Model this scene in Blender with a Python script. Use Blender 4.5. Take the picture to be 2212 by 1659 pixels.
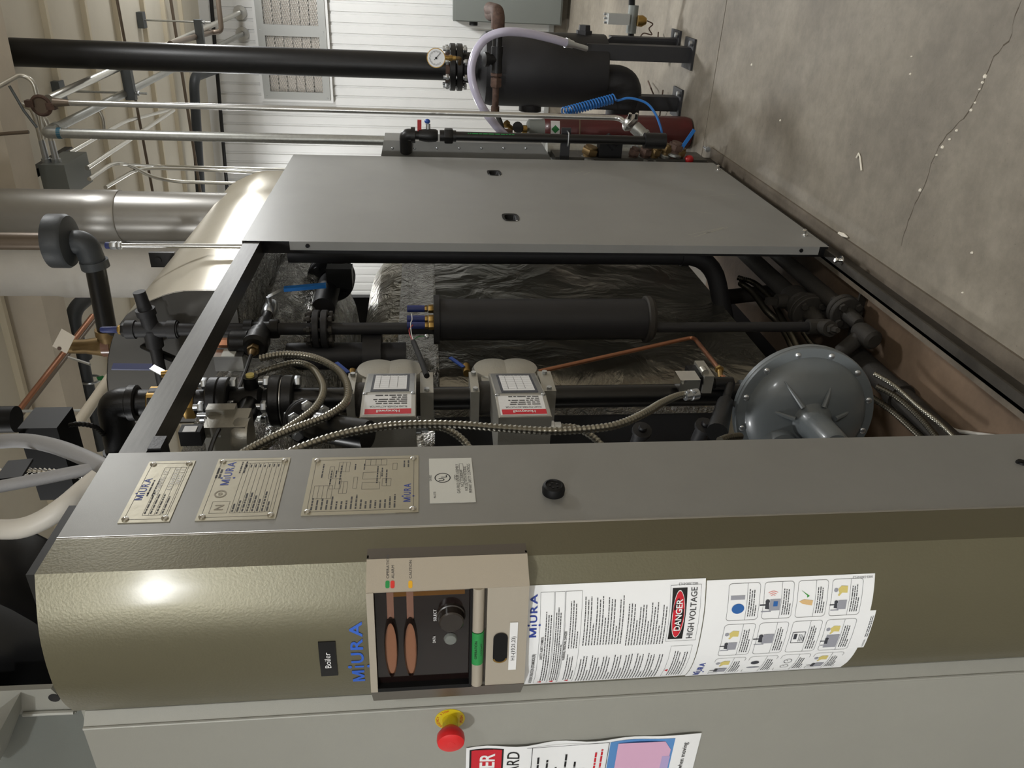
import bpy, math, random
from mathutils import Vector, Matrix
random.seed(7)
V = Vector
sc = bpy.context.scene
col = sc.collection
for o in list(bpy.data.objects):
    bpy.data.objects.remove(o, do_unlink=True)

# ---------------------------------------------------------------- camera (phone held on its side)
F = 1661.0
EYE = V((0, 0, 1.6))
_Y = V((942.5, 201.0, -F)).normalized()
_Z = V((-160.0, 15000.0, F)).normalized()
_Z = (_Z - _Z.dot(_Y) * _Y).normalized()
_X = _Y.cross(_Z)
ROT = Matrix((_X, _Y, _Z))                     # camera (right, up, back) -> world
cam_d = bpy.data.cameras.new('camera')
cam = bpy.data.objects.new('camera', cam_d)
col.objects.link(cam)
ax = ROT @ V((0, -1, 0)); ay = ROT @ V((1, 0, 0)); az = ROT @ V((0, 0, 1))
cam.matrix_world = Matrix(((ax.x, ay.x, az.x, EYE.x), (ax.y, ay.y, az.y, EYE.y), (ax.z, ay.z, az.z, EYE.z), (0, 0, 0, 1)))
cam_d.sensor_width = 36.0
cam_d.lens = F / 2212 * 36
cam_d.clip_start = 0.02
sc.camera = cam
sc.view_settings.view_transform = 'Standard'
sc.view_settings.look = 'None'
sc.view_settings.gamma = 1
sc.view_settings.use_curve_mapping = False
sc.view_settings.exposure = 0.22

# ---------------------------------------------------------------- world and lamps' positions
w = bpy.data.worlds.new('world'); sc.world = w
w.use_nodes = True
w.node_tree.nodes['Background'].inputs[0].default_value = (0.9, 0.93, 1.0, 1)
w.node_tree.nodes['Background'].inputs[1].default_value = 0.03
# high-bay lamps out of view below the ceiling: x, y, watts
LAMPS = [(0.35, 7.3, 100), (-2.75, 8.0, 34), (0.55, 3.9, 36), (-2.9, 1.2, 28), (-0.5, -3.6, 180), (1.7, -1.2, 32)]  # rear left one is added behind the casing to brighten the wall

# ---------------------------------------------------------------- measured helpers: photo pixel + a known plane -> point in the room
def ray(x, y):
    return ROT @ V(((1659 - y) - 829.5, -(x - 1106), -F)) / F
def PX(x, y, X): d = ray(x, y); return EYE + d * ((X - EYE.x) / d.x)
def PY(x, y, Y): d = ray(x, y); return EYE + d * ((Y - EYE.y) / d.y)
def PZ(x, y, Z): d = ray(x, y); return EYE + d * ((Z - EYE.z) / d.z)
def PP(x, y, p, n): d = ray(x, y); return EYE + d * ((p - EYE).dot(n) / d.dot(n))
def ZY(x, y, Y): return PY(x, y, Y).z
def dep(p): return -(ROT.transposed() @ (V(p) - EYE)).z
def rp(p, n): return n * dep(p) / F

# ---------------------------------------------------------------- materials
def lin(c):
    c = c / 255.0
    return c / 12.92 if c <= 0.04045 else ((c + 0.055) / 1.055) ** 2.4
MATS = {}
def mat(name, rgb, rough=0.5, metal=0.0, bump=None, var=None, spec=0.5, coat=0.0, emit=None, alpha=None, stretch=None, trans=0.0):
    m = bpy.data.materials.new(name); m.use_nodes = True
    nt = m.node_tree; b = nt.nodes['Principled BSDF']
    c = (lin(rgb[0]), lin(rgb[1]), lin(rgb[2]), 1)
    b.inputs['Base Color'].default_value = c
    b.inputs['Roughness'].default_value = rough
    b.inputs['Metallic'].default_value = metal
    b.inputs['Specular IOR Level'].default_value = spec
    b.inputs['Coat Weight'].default_value = coat
    b.inputs['Coat Roughness'].default_value = 0.12
    if trans: b.inputs['Transmission Weight'].default_value = trans
    if alpha is not None: b.inputs['Alpha'].default_value = alpha
    if emit:
        b.inputs['Emission Color'].default_value = c
        b.inputs['Emission Strength'].default_value = emit
    tc = nt.nodes.new('ShaderNodeTexCoord')
    src = tc.outputs['Object']
    if stretch:
        mp = nt.nodes.new('ShaderNodeMapping'); mp.inputs['Scale'].default_value = stretch
        nt.links.new(src, mp.inputs['Vector']); src = mp.outputs['Vector']
    if var:
        n = nt.nodes.new('ShaderNodeTexNoise'); n.inputs['Scale'].default_value = var[0]; n.inputs['Detail'].default_value = 6
        n.inputs['Roughness'].default_value = 0.65
        nt.links.new(src, n.inputs['Vector'])
        r = nt.nodes.new('ShaderNodeValToRGB')
        k = var[1]
        r.color_ramp.elements[0].position = 0.3; r.color_ramp.elements[1].position = 0.72
        r.color_ramp.elements[0].color = (c[0] * (1 - k), c[1] * (1 - k), c[2] * (1 - k), 1)
        if len(var) > 2:
            q = var[2]; r.color_ramp.elements[1].color = (lin(q[0]), lin(q[1]), lin(q[2]), 1)
        else:
            r.color_ramp.elements[1].color = (min(1, c[0] * (1 + k)), min(1, c[1] * (1 + k)), min(1, c[2] * (1 + k)), 1)
        nt.links.new(n.outputs['Fac'], r.inputs['Fac']); nt.links.new(r.outputs['Color'], b.inputs['Base Color'])
    if bump:
        n = nt.nodes.new('ShaderNodeTexNoise'); n.inputs['Scale'].default_value = bump[0]; n.inputs['Detail'].default_value = 5
        nt.links.new(src, n.inputs['Vector'])
        bp = nt.nodes.new('ShaderNodeBump'); bp.inputs['Strength'].default_value = bump[1]; bp.inputs['Distance'].default_value = 0.01
        nt.links.new(n.outputs['Fac'], bp.inputs['Height']); nt.links.new(bp.outputs['Normal'], b.inputs['Normal'])
    MATS[name] = m
    return m
M = MATS
mat('panel_grey', (138, 138, 135), 0.42, 0.3, bump=(900, 0.05), var=(3, 0.06))
mat('panel_grey_front', (158, 158, 151), 0.42, 0.2, bump=(700, 0.06), var=(2, 0.04))
mat('olive', (104, 100, 80), 0.38, 0.4, bump=(230, 0.055), var=(2, 0.05), coat=0.12)
mat('bezel', (180, 172, 158), 0.36, 0.35, bump=(800, 0.05))
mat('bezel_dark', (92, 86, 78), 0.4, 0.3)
mat('black_plastic', (13, 13, 14), 0.55, spec=0.25)
mat('knob_brown', (40, 34, 30), 0.3, coat=0.4)
mat('window_dark', (22, 13, 12), 0.08, coat=0.6)
mat('amber_film', (92, 60, 18), 0.15)
mat('lens_brown', (128, 84, 58), 0.2, coat=0.7)
mat('lens_shell', (34, 24, 21), 0.15, coat=0.6)
mat('film_pink', (118, 86, 72), 0.25)
mat('green_btn', (42, 138, 72), 0.4)
mat('green_led', (30, 140, 70), 0.5)
mat('red_led', (214, 52, 44), 0.5)
mat('amber_led', (226, 170, 30), 0.5)
mat('ink', (22, 22, 24), 0.7)
mat('ink_grey', (70, 70, 72), 0.7)
mat('ink_white', (235, 235, 235), 0.6)
mat('logo_blue', (38, 62, 150), 0.55)
mat('logo_blue_bright', (42, 92, 190), 0.5)
mat('sticker', (226, 227, 228), 0.5)
mat('sticker_matte', (205, 206, 200), 0.6)
mat('paper', (236, 238, 240), 0.7)
mat('danger_red', (200, 26, 44), 0.55)
mat('danger_black', (14, 14, 14), 0.55)
mat('sign_blue', (86, 140, 200), 0.6)
mat('sign_pink', (214, 170, 200), 0.6)
mat('sign_violet', (176, 160, 205), 0.6)
mat('print_blue', (40, 96, 165), 0.6)
mat('print_grey', (150, 152, 162), 0.6)
mat('print_dark', (58, 60, 68), 0.6)
mat('print_tan', (212, 196, 118), 0.6)
mat('print_skin', (216, 182, 130), 0.6)
mat('print_green', (50, 150, 50), 0.6)
mat('print_red', (220, 100, 80), 0.6)
mat('estop_red', (214, 32, 36), 0.42, coat=0.2)
mat('estop_yellow', (206, 186, 30), 0.45)
mat('plate_metal', (170, 165, 148), 0.42, 0.6, bump=(40, 0.05))
mat('chrome', (220, 220, 218), 0.16, 1.0)
mat('steel_bright', (190, 190, 188), 0.3, 0.95, bump=(120, 0.03))
mat('zinc', (196, 200, 204), 0.28, 0.9)
mat('galvanised', (165, 166, 162), 0.42, 0.8, var=(60, 0.12))
mat('conduit_steel', (150, 147, 136), 0.32, 0.95)
mat('conduit_dark', (96, 92, 82), 0.38, 0.9)
mat('alu_cast', (170, 168, 160), 0.42, 0.75, bump=(200, 0.08))
mat('black_iron', (20, 20, 21), 0.42, 0.2, bump=(180, 0.06), var=(14, 0.2))
mat('black_matte', (31, 31, 34), 0.58, bump=(150, 0.05), var=(10, 0.12))
mat('black_dusty', (50, 47, 43), 0.7, bump=(120, 0.12), var=(9, 0.22))
mat('black_gloss', (13, 13, 14), 0.3)
mat('grey_dark', (54, 58, 62), 0.5, bump=(200, 0.06))
mat('regulator_grey', (98, 104, 107), 0.38, 0.05, bump=(300, 0.03), coat=0.25)
mat('rail_steel', (78, 77, 74), 0.42, 0.55, var=(20, 0.2), stretch=(6, 0.6, 6))
mat('base_steel', (64, 60, 54), 0.55, 0.3, var=(10, 0.3), bump=(60, 0.1))
mat('base_dusty', (100, 91, 79), 0.8, var=(14, 0.22), bump=(90, 0.12))
mat('pan_brown', (112, 92, 73), 0.75, var=(6, 0.25), bump=(50, 0.1))
mat('casing_cream', (196, 189, 172), 0.3, 0.55, var=(3, 0.05))
mat('casing_dark', (84, 82, 78), 0.5, 0.3)
mat('stack_steel', (158, 156, 152), 0.36, 0.75, var=(4, 0.08), stretch=(1, 1, 0.4))
mat('stack_white', (214, 212, 208), 0.6, var=(8, 0.05), bump=(30, 0.08))
mat('brass', (160, 130, 74), 0.36, 0.85)
mat('brass_dull', (112, 92, 60), 0.5, 0.7, var=(30, 0.15))
mat('copper', (176, 124, 96), 0.36, 0.85)
mat('rusty', (84, 64, 54), 0.75, 0.2, var=(40, 0.35), bump=(120, 0.2))
mat('pipe_brown', (112, 100, 88), 0.4, 0.5)
mat('blue_grip', (40, 52, 110), 0.5)
mat('blue_handle', (38, 72, 150), 0.42)
mat('blue_bright', (34, 104, 176), 0.35)
mat('red_handle', (176, 30, 34), 0.45)
mat('orange_tag', (232, 146, 30), 0.5)
mat('tag_card', (206, 198, 184), 0.75)
mat('hose_grey', (150, 150, 152), 0.5, bump=(400, 0.1))
mat('hose_white', (206, 202, 194), 0.45)
mat('hose_clear', (188, 184, 204), 0.22, spec=0.6, coat=0.3)
mat('wire_red', (170, 30, 30), 0.5)
mat('wire_white', (210, 210, 210), 0.5)
mat('wire_green', (40, 110, 60), 0.5)
mat('cylinder_red', (78, 24, 24), 0.4, coat=0.2, var=(6, 0.1))
mat('wall_white', (206, 206, 204), 0.5, var=(3, 0.03))
mat('louver_grey', (160, 161, 158), 0.5, 0.3)
mat('louver_slat', (206, 196, 184), 0.6)
mat('enclosure_grey', (112, 116, 112), 0.45, 0.1, bump=(400, 0.04))
mat('ceiling_tan', (214, 208, 193), 0.75, var=(2, 0.05))
mat('beam_tan', (204, 194, 178), 0.7, var=(3, 0.08))
mat('strut_grey', (92, 96, 98), 0.5, 0.4)
mat('emt', (206, 204, 196), 0.28, 0.85)
mat('teal_tape', (40, 90, 110), 0.5)
mat('green_tape', (30, 120, 60), 0.6)
mat('lamp_glow', (255, 246, 228), 0.5, emit=9.0)
mat('lamp_body', (70, 72, 74), 0.5)
mat('white_pipe', (214, 206, 190), 0.5)

def foil(name, rgb, rough, s1, s2, st):
    m = mat(name, rgb, rough, 0.9, var=(5, 0.25))
    nt = m.node_tree; b = nt.nodes['Principled BSDF']
    tc = nt.nodes.new('ShaderNodeTexCoord')
    v = nt.nodes.new('ShaderNodeTexVoronoi'); v.inputs['Scale'].default_value = s1
    n = nt.nodes.new('ShaderNodeTexNoise'); n.inputs['Scale'].default_value = s2; n.inputs['Detail'].default_value = 8; n.inputs['Distortion'].default_value = 1.2
    nt.links.new(tc.outputs['Object'], n.inputs['Vector'])
    mx = nt.nodes.new('ShaderNodeMixRGB'); mx.inputs[0].default_value = 0.25
    nt.links.new(tc.outputs['Object'], mx.inputs[1]); nt.links.new(n.outputs['Color'], mx.inputs[2])
    nt.links.new(mx.outputs[0], v.inputs['Vector'])
    ad = nt.nodes.new('ShaderNodeMath'); ad.operation = 'ADD'
    nt.links.new(v.outputs['Distance'], ad.inputs[0]); nt.links.new(n.outputs['Fac'], ad.inputs[1])
    bp = nt.nodes.new('ShaderNodeBump'); bp.inputs['Strength'].default_value = st; bp.inputs['Distance'].default_value = 0.03
    nt.links.new(ad.outputs[0], bp.inputs['Height']); nt.links.new(bp.outputs['Normal'], b.inputs['Normal'])
foil('foil_smooth', (140, 137, 128), 0.26, 5, 4.0, 0.6)
foil('foil_crumple', (186, 185, 180), 0.2, 26, 18, 1.0)
foil('foil_dome', (176, 170, 154), 0.3, 14, 10, 0.6)

def concrete():
    m = bpy.data.materials.new('concrete'); m.use_nodes = True
    nt = m.node_tree; b = nt.nodes['Principled BSDF']
    tc = nt.nodes.new('ShaderNodeTexCoord')
    def noise(s, d, r=0.6):
        n = nt.nodes.new('ShaderNodeTexNoise'); n.inputs['Scale'].default_value = s; n.inputs['Detail'].default_value = d
        n.inputs['Roughness'].default_value = r
        nt.links.new(tc.outputs['Object'], n.inputs['Vector']); return n
    n1 = noise(1.3, 6); n2 = noise(16, 8, 0.7); n3 = noise(90, 4)
    r = nt.nodes.new('ShaderNodeValToRGB')
    r.color_ramp.elements[0].position = 0.3; r.color_ramp.elements[0].color = (lin(108), lin(101), lin(90), 1)
    r.color_ramp.elements[1].position = 0.72; r.color_ramp.elements[1].color = (lin(146), lin(138), lin(124), 1)
    nt.links.new(n1.outputs['Fac'], r.inputs['Fac'])
    r2 = nt.nodes.new('ShaderNodeValToRGB')
    r2.color_ramp.elements[0].position = 0.3; r2.color_ramp.elements[0].color = (0.72, 0.72, 0.7, 1)
    r2.color_ramp.elements[1].position = 0.7; r2.color_ramp.elements[1].color = (1.1, 1.1, 1.1, 1)
    nt.links.new(n2.outputs['Fac'], r2.inputs['Fac'])
    mx = nt.nodes.new('ShaderNodeMixRGB'); mx.blend_type = 'MULTIPLY'; mx.inputs[0].default_value = 0.8
    nt.links.new(r.outputs[0], mx.inputs[1]); nt.links.new(r2.outputs[0], mx.inputs[2])
    # dark pits
    r3 = nt.nodes.new('ShaderNodeValToRGB')
    r3.color_ramp.elements[0].position = 0.27; r3.color_ramp.elements[0].color = (0.35, 0.33, 0.3, 1)
    r3.color_ramp.elements[1].position = 0.33; r3.color_ramp.elements[1].color = (1, 1, 1, 1)
    nt.links.new(n3.outputs['Fac'], r3.inputs['Fac'])
    m2 = nt.nodes.new('ShaderNodeMixRGB'); m2.blend_type = 'MULTIPLY'; m2.inputs[0].default_value = 0.6
    nt.links.new(mx.outputs[0], m2.inputs[1]); nt.links.new(r3.outputs[0], m2.inputs[2])
    nt.links.new(m2.outputs[0], b.inputs['Base Color'])
    b.inputs['Roughness'].default_value = 0.62
    bp = nt.nodes.new('ShaderNodeBump'); bp.inputs['Strength'].default_value = 0.25; bp.inputs['Distance'].default_value = 0.01
    nt.links.new(n2.outputs['Fac'], bp.inputs['Height']); nt.links.new(bp.outputs['Normal'], b.inputs['Normal'])
    MATS['concrete'] = m
concrete()

# ---------------------------------------------------------------- mesh builder
def frame_of(d):
    d = V(d).normalized()
    a = V((0, 0, 1)) if abs(d.z) < 0.9 else V((1, 0, 0))
    u = d.cross(a).normalized(); v = d.cross(u).normalized()
    return u, v
class MB:
    def __init__(s): s.v = []; s.f = []
    def add(s, vs, fs):
        o = len(s.v); s.v += [V(p) for p in vs]; s.f += [tuple(i + o for i in f) for f in fs]; return s
    def box(s, p0, p1):
        x0, y0, z0 = (min(a, b) for a, b in zip(p0, p1)); x1, y1, z1 = (max(a, b) for a, b in zip(p0, p1))
        return s.add([(x0, y0, z0), (x1, y0, z0), (x1, y1, z0), (x0, y1, z0), (x0, y0, z1), (x1, y0, z1), (x1, y1, z1), (x0, y1, z1)],
                     [(3, 2, 1, 0), (4, 5, 6, 7), (0, 1, 5, 4), (1, 2, 6, 5), (2, 3, 7, 6), (3, 0, 4, 7)])
    def obox(s, c, u, v, w, su, sv, sw):
        c = V(c); u = V(u).normalized(); v = V(v).normalized(); w = V(w).normalized()
        P = [c + u * (a * su / 2) + v * (b * sv / 2) + w * (d * sw / 2) for d in (-1, 1) for a, b in ((-1, -1), (1, -1), (1, 1), (-1, 1))]
        return s.add(P, [(3, 2, 1, 0), (4, 5, 6, 7), (0, 1, 5, 4), (1, 2, 6, 5), (2, 3, 7, 6), (3, 0, 4, 7)])
    def bar(s, a, b, wdt, hgt, up=(0, 0, 1)):
        a = V(a); b = V(b); d = (b - a); L = d.length; d.normalize()
        u = d.cross(V(up)).normalized(); v = u.cross(d).normalized()
        return s.obox((a + b) / 2, d, u, v, L, wdt, hgt)
    def prism(s, pts, off):
        off = V(off); n = len(pts); pts = [V(p) for p in pts]
        return s.add(pts + [p + off for p in pts], [tuple(reversed(range(n))), tuple(range(n, 2 * n))] + [(i, (i + 1) % n, (i + 1) % n + n, i + n) for i in range(n)])
    def tube(s, path, r, n=12, cap=True, closed=False):
        path = [V(p) for p in path]; m = len(path)
        rr = r if isinstance(r, (list, tuple)) else [r] * m
        t = []
        for i in range(m):
            if closed: d = path[(i + 1) % m] - path[i - 1]
            else: d = path[min(i + 1, m - 1)] - path[max(i - 1, 0)]
            t.append(d.normalized() if d.length > 1e-9 else V((0, 0, 1)))
        u, _ = frame_of(t[0]); vs = []
        for i in range(m):
            u = (u - t[i] * u.dot(t[i]))
            u = u.normalized() if u.length > 1e-6 else frame_of(t[i])[0]
            w_ = t[i].cross(u)
            for k in range(n):
                a = 2 * math.pi * k / n
                vs.append(path[i] + (u * math.cos(a) + w_ * math.sin(a)) * rr[i])
        fs = []
        for i in range(m if closed else m - 1):
            j = (i + 1) % m
            for k in range(n):
                q = (k + 1) % n
                fs.append((i * n + k, i * n + q, j * n + q, j * n + k))
        if cap and not closed:
            fs.append(tuple(reversed(range(n)))); fs.append(tuple(range((m - 1) * n, m * n)))
        return s.add(vs, fs)
    def cyl(s, a, b, r, r2=None, n=20): return s.tube([a, b], [r, r if r2 is None else r2], n)
    def lathe(s, p, d, prof, n=24, rot=0.0):
        p = V(p); d = V(d).normalized(); u, v = frame_of(d); vs = []; fs = []; m = len(prof)
        for t, r in prof:
            for k in range(n):
                a = 2 * math.pi * k / n + rot
                vs.append(p + d * t + (u * math.cos(a) + v * math.sin(a)) * max(r, 1e-5))
        for i in range(m - 1):
            for k in range(n):
                q = (k + 1) % n
                fs.append((i * n + k, i * n + q, (i + 1) * n + q, (i + 1) * n + k))
        fs.append(tuple(reversed(range(n)))); fs.append(tuple(range((m - 1) * n, m * n)))
        return s.add(vs, fs)
    def hexa(s, p, d, r, h, rot=0.0): return s.lathe(p, d, [(0, r * 0.93), (h * 0.12, r), (h * 0.88, r), (h, r * 0.93)], 6, rot)
    def ball(s, c, r, n=16, m=10, sc_=(1, 1, 1)):
        vs = []; fs = []
        for i in range(m + 1):
            th = math.pi * i / m
            for k in range(n):
                a = 2 * math.pi * k / n
                vs.append(V(c) + V((math.sin(th) * math.cos(a) * r * sc_[0], math.sin(th) * math.sin(a) * r * sc_[1], math.cos(th) * r * sc_[2])))
        for i in range(m):
            for k in range(n):
                q = (k + 1) % n
                fs.append((i * n + k, (i + 1) * n + k, (i + 1) * n + q, i * n + q))
        return s.add(vs, fs)
    def build(s, name, material, parent=None, sharp=38):
        org = ROOT_LOC.get(parent.name, V((0, 0, 0))) if parent else V((0, 0, 0))
        me = bpy.data.meshes.new(name)
        me.from_pydata([tuple(p - org) for p in s.v], [], s.f)
        me.materials.append(M[material] if isinstance(material, str) else material)
        me.validate()
        me.polygons.foreach_set('use_smooth', [True] * len(me.polygons))
        me.set_sharp_from_angle(angle=math.radians(sharp))
        o = bpy.data.objects.new(name, me); col.objects.link(o)
        if any(k in name for k in STUFFY): o['kind'] = 'stuff'
        if parent:
            o.parent = parent; ROOT_LOC[o.name] = org
        else:
            ROOT_LOC[o.name] = V((0, 0, 0))
        return o
ROOT_LOC = {}
STUFFY = ('_print', 'lettering', '_lines', 'scuff', 'stamped', 'warning_tri')   # print too small to pick apart
def thing(name, label, cat, loc=(0, 0, 0), group=None):
    o = bpy.data.objects.new(name, None); col.objects.link(o)
    o.empty_display_size = 0.05
    o.location = loc; o['label'] = label; o['category'] = cat
    if group: o['group'] = group
    ROOT_LOC[o.name] = V(loc)
    return o
def tag(o, label, cat, group=None):
    o['label'] = label; o['category'] = cat
    if group: o['group'] = group
    return o
def struct(o, label=None, cat=None):
    o['kind'] = 'structure'
    if label: o['label'] = label
    return o
def fillet(pts, r, seg=6):
    pts = [V(p) for p in pts]; out = [pts[0]]
    for i in range(1, len(pts) - 1):
        a = pts[i - 1] - pts[i]; b = pts[i + 1] - pts[i]
        k = min(r, a.length * 0.49, b.length * 0.49)
        p0 = pts[i] + a.normalized() * k; p1 = pts[i] + b.normalized() * k
        for j in range(seg + 1):
            t = j / seg
            out.append(p0 * (1 - t) ** 2 + pts[i] * 2 * t * (1 - t) + p1 * t * t)
    out.append(pts[-1]); return out
def spline(pts, per=10):
    pts = [V(p) for p in pts]; P = [pts[0] * 2 - pts[1]] + pts + [pts[-1] * 2 - pts[-2]]; out = []
    for i in range(1, len(P) - 2):
        a, b, c, d = P[i - 1], P[i], P[i + 1], P[i + 2]
        for j in range(per):
            t = j / per
            out.append(0.5 * ((2 * b) + (c - a) * t + (2 * a - 5 * b + 4 * c - d) * t * t + (3 * b - a - 3 * c + d) * t ** 3))
    out.append(pts[-1]); return out
def resample(path, step):
    out = [path[0]]; acc = 0.0
    for i in range(len(path) - 1):
        a, b = path[i], path[i + 1]; L = (b - a).length
        if L < 1e-9: continue
        t = step - acc
        while t <= L:
            out.append(a + (b - a) * (t / L)); t += step
        acc = (acc + L) % step
    return out
def flexpath(pts, r, pitch, depth=0.16, n=10):
    """flexible corrugated metal conduit"""
    p = resample(spline(pts, 16), pitch / 4)
    rr = [r * (1 - depth * (0.5 - 0.5 * math.cos(2 * math.pi * i / 4))) for i in range(len(p))]
    return MB().tube(p, rr, n)
def smooth_tube(pts, r, n=12, per=10): return MB().tube(spline(pts, per), r, n)
def bolts(root, c, axis, rad, nb, size, th, material='zinc', phase=0.0, stud=True, name='bolt'):
    c = V(c); axis = V(axis).normalized(); u, v = frame_of(axis)
    for k in range(nb):
        a = phase + 2 * math.pi * k / nb
        p = c + (u * math.cos(a) + v * math.sin(a)) * rad
        m = MB()
        m.hexa(p + axis * (th / 2), axis, size, size * 0.9); m.hexa(p - axis * (th / 2), -axis, size, size * 0.9)
        m.cyl(p - axis * (th / 2 + size * 0.5), p + axis * (th / 2 + size * (1.7 if stud else .5)), size * 0.55, n=10)
        m.build(name, material, root)
def flange(root, c, axis, r, th, material, bore=0.0, name='flange', n=36):
    b = th * 0.12
    MB().lathe(V(c) - V(axis).normalized() * th / 2, axis, [(0, r - b), (b, r), (th - b, r), (th, r - b)], n).build(name, material, root)

# ---------------------------------------------------------------- flat or curved printed sheets
class Sheet:
    """f(a, b, h): a to the right, b upwards (metres), h above the surface"""
    def __init__(s, f): s.f = f
    def rect(s, mb, a0, b0, a1, b1, h=0.0, na=1, nb=1):
        vs = [s.f(a0 + (a1 - a0) * i / na, b0 + (b1 - b0) * j / nb, h) for j in range(nb + 1) for i in range(na + 1)]
        fs = [(j * (na + 1) + i, j * (na + 1) + i + 1, (j + 1) * (na + 1) + i + 1, (j + 1) * (na + 1) + i) for j in range(nb) for i in range(na)]
        return mb.add(vs, fs)
    def solid(s, mb, a0, b0, a1, b1, th, na=1, nb=1, h0=0.0):
        """closed slab following the sheet"""
        W, Hh = na + 1, nb + 1
        g = lambda h: [s.f(a0 + (a1 - a0) * i / na, b0 + (b1 - b0) * j / nb, h) for j in range(Hh) for i in range(W)]
        vs = g(h0 + th) + g(h0); o = W * Hh; fs = []
        for j in range(nb):
            for i in range(na):
                q = (j * W + i, j * W + i + 1, (j + 1) * W + i + 1, (j + 1) * W + i)
                fs.append(q); fs.append(tuple(x + o for x in reversed(q)))
        for i in range(na):
            fs.append((i + 1, i, i + o, i + 1 + o)); t = nb * W + i; fs.append((t, t + 1, t + 1 + o, t + o))
        for j in range(nb):
            fs.append((j * W, (j + 1) * W, (j + 1) * W + o, j * W + o)); t = j * W + na; fs.append((t + W, t, t + o, t + W + o))
        return mb.add(vs, fs)
    def line(s, mb, a0, b0, a1, b1, w=0.0006, h=0.0008):
        d = V((a1 - a0, b1 - b0)); L = d.length
        if L < 1e-6: return mb
        d /= L; n = V((-d.y, d.x)) * w / 2; k = max(1, int(abs(a1 - a0) / 0.03)); vs = []; fs = []
        for i in range(k + 1):
            p = V((a0, b0)) + d * (L * i / k)
            vs += [s.f(p.x + n.x, p.y + n.y, h), s.f(p.x - n.x, p.y - n.y, h)]
        for i in range(k): fs.append((2 * i + 1, 2 * i + 3, 2 * i + 2, 2 * i))
        return mb.add(vs, fs)
    def frame(s, mb, a0, b0, a1, b1, w=0.0006, h=0.0008, r=0.0):
        if r <= 0:
            for q in ((a0, b0, a1, b0), (a1, b0, a1, b1), (a1, b1, a0, b1), (a0, b1, a0, b0)): s.line(mb, *q, w, h)
        else:
            P = []
            for cx, cy, st in ((a1 - r, b0 + r, -90), (a1 - r, b1 - r, 0), (a0 + r, b1 - r, 90), (a0 + r, b0 + r, 180)):
                for k in range(5):
                    t = math.radians(st + 22.5 * k); P.append((cx + r * math.cos(t), cy + r * math.sin(t)))
            for i in range(len(P)): s.line(mb, *P[i], *P[(i + 1) % len(P)], w, h)
        return mb
    def poly(s, mb, pts, h=0.0008):
        return mb.add([s.f(a, b, h) for a, b in pts], [tuple(range(len(pts)))])
    def disc(s, mb, a, b, ra, rb=None, h=0.0008, n=28):
        rb = ra if rb is None else rb
        return s.poly(mb, [(a + ra * math.cos(2 * math.pi * k / n), b + rb * math.sin(2 * math.pi * k / n)) for k in range(n)], h)
    def rrect(s, mb, a0, b0, a1, b1, r, h=0.0008):
        P = []
        for cx, cy, st in ((a1 - r, b0 + r, -90), (a1 - r, b1 - r, 0), (a0 + r, b1 - r, 90), (a0 + r, b0 + r, 180)):
            for k in range(7):
                t = math.radians(st + 15 * k); P.append((cx + r * math.cos(t), cy + r * math.sin(t)))
        return s.poly(mb, P, h)
    def ring(s, mb, a, b, r0, r1, h=0.0008, n=28, a0=0.0, a1=360.0, asp=1.0):
        vs = []; fs = []
        for k in range(n + 1):
            t = math.radians(a0 + (a1 - a0) * k / n)
            vs += [s.f(a + r0 * math.cos(t), b + r0 * asp * math.sin(t), h), s.f(a + r1 * math.cos(t), b + r1 * asp * math.sin(t), h)]
        for k in range(n): fs.append((2 * k, 2 * k + 1, 2 * k + 3, 2 * k + 2))
        return mb.add(vs, fs)
    def text(s, mb, body, a, b, size, width=None, h=0.0009, align='LEFT', rot=0.0, bold=0.0):
        vs, fs = text2d(body, bold)
        if not vs: return mb
        x0 = min(p[0] for p in vs); x1 = max(p[0] for p in vs)
        k = size / 0.72                                           # size is the capital height
        kx = (width / (x1 - x0)) if width else k
        sh = {'LEFT': x0, 'CENTER': (x0 + x1) / 2, 'RIGHT': x1}[align]
        cr, sr = math.cos(rot), math.sin(rot)
        out = []
        for x, y in vs:
            X = (x - sh) * kx; Y = y * k
            out.append(s.f(a + X * cr - Y * sr, b + X * sr + Y * cr, h))
        return mb.add(out, fs)
    def words(s, mb, a0, b_top, a1, rows, pitch, hgt, h=0.0008, fill=0.9):
        for r in range(rows):
            x = a0; end = a0 + (a1 - a0) * (fill if r % 4 != 3 else fill * random.uniform(0.35, 0.8)) * random.uniform(0.9, 1.0)
            b = b_top - r * pitch
            while x < end:
                L = hgt * random.uniform(1.2, 5.0); L = min(L, end - x)
                if L < hgt * 0.5: break
                s.rect(mb, x, b - hgt, x + L, b, h); x += L + hgt * 0.7
        return mb
_tc = {}
def text2d(body, bold=0.0):
    key = (body, bold)
    if key in _tc: return _tc[key]
    cu = bpy.data.curves.new('lettering', 'FONT'); cu.body = body; cu.size = 1.0; cu.resolution_u = 3; cu.offset = bold
    ob = bpy.data.objects.new('lettering', cu)
    me = bpy.data.meshes.new_from_object(ob)
    vs = [(p.co.x, p.co.y) for p in me.vertices]; fs = [tuple(f.vertices) for f in me.polygons]
    bpy.data.objects.remove(ob); bpy.data.curves.remove(cu); bpy.data.meshes.remove(me)
    _tc[key] = (vs, fs); return _tc[key]
def plane_sheet(o, right, up):
    o = V(o); right = V(right).normalized(); up = V(up).normalized(); nrm = right.cross(up).normalized()
    sh = Sheet(lambda a, b, h=0.0: o + right * a + up * b + nrm * h)
    sh.n = nrm; sh.o = o; sh.r = right; sh.u = up
    def ab(x, y):                                                 # photo pixel -> sheet coordinates
        p = PP(x, y, o, nrm) - o; return p.dot(right), p.dot(up)
    sh.ab = ab
    return sh
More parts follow.
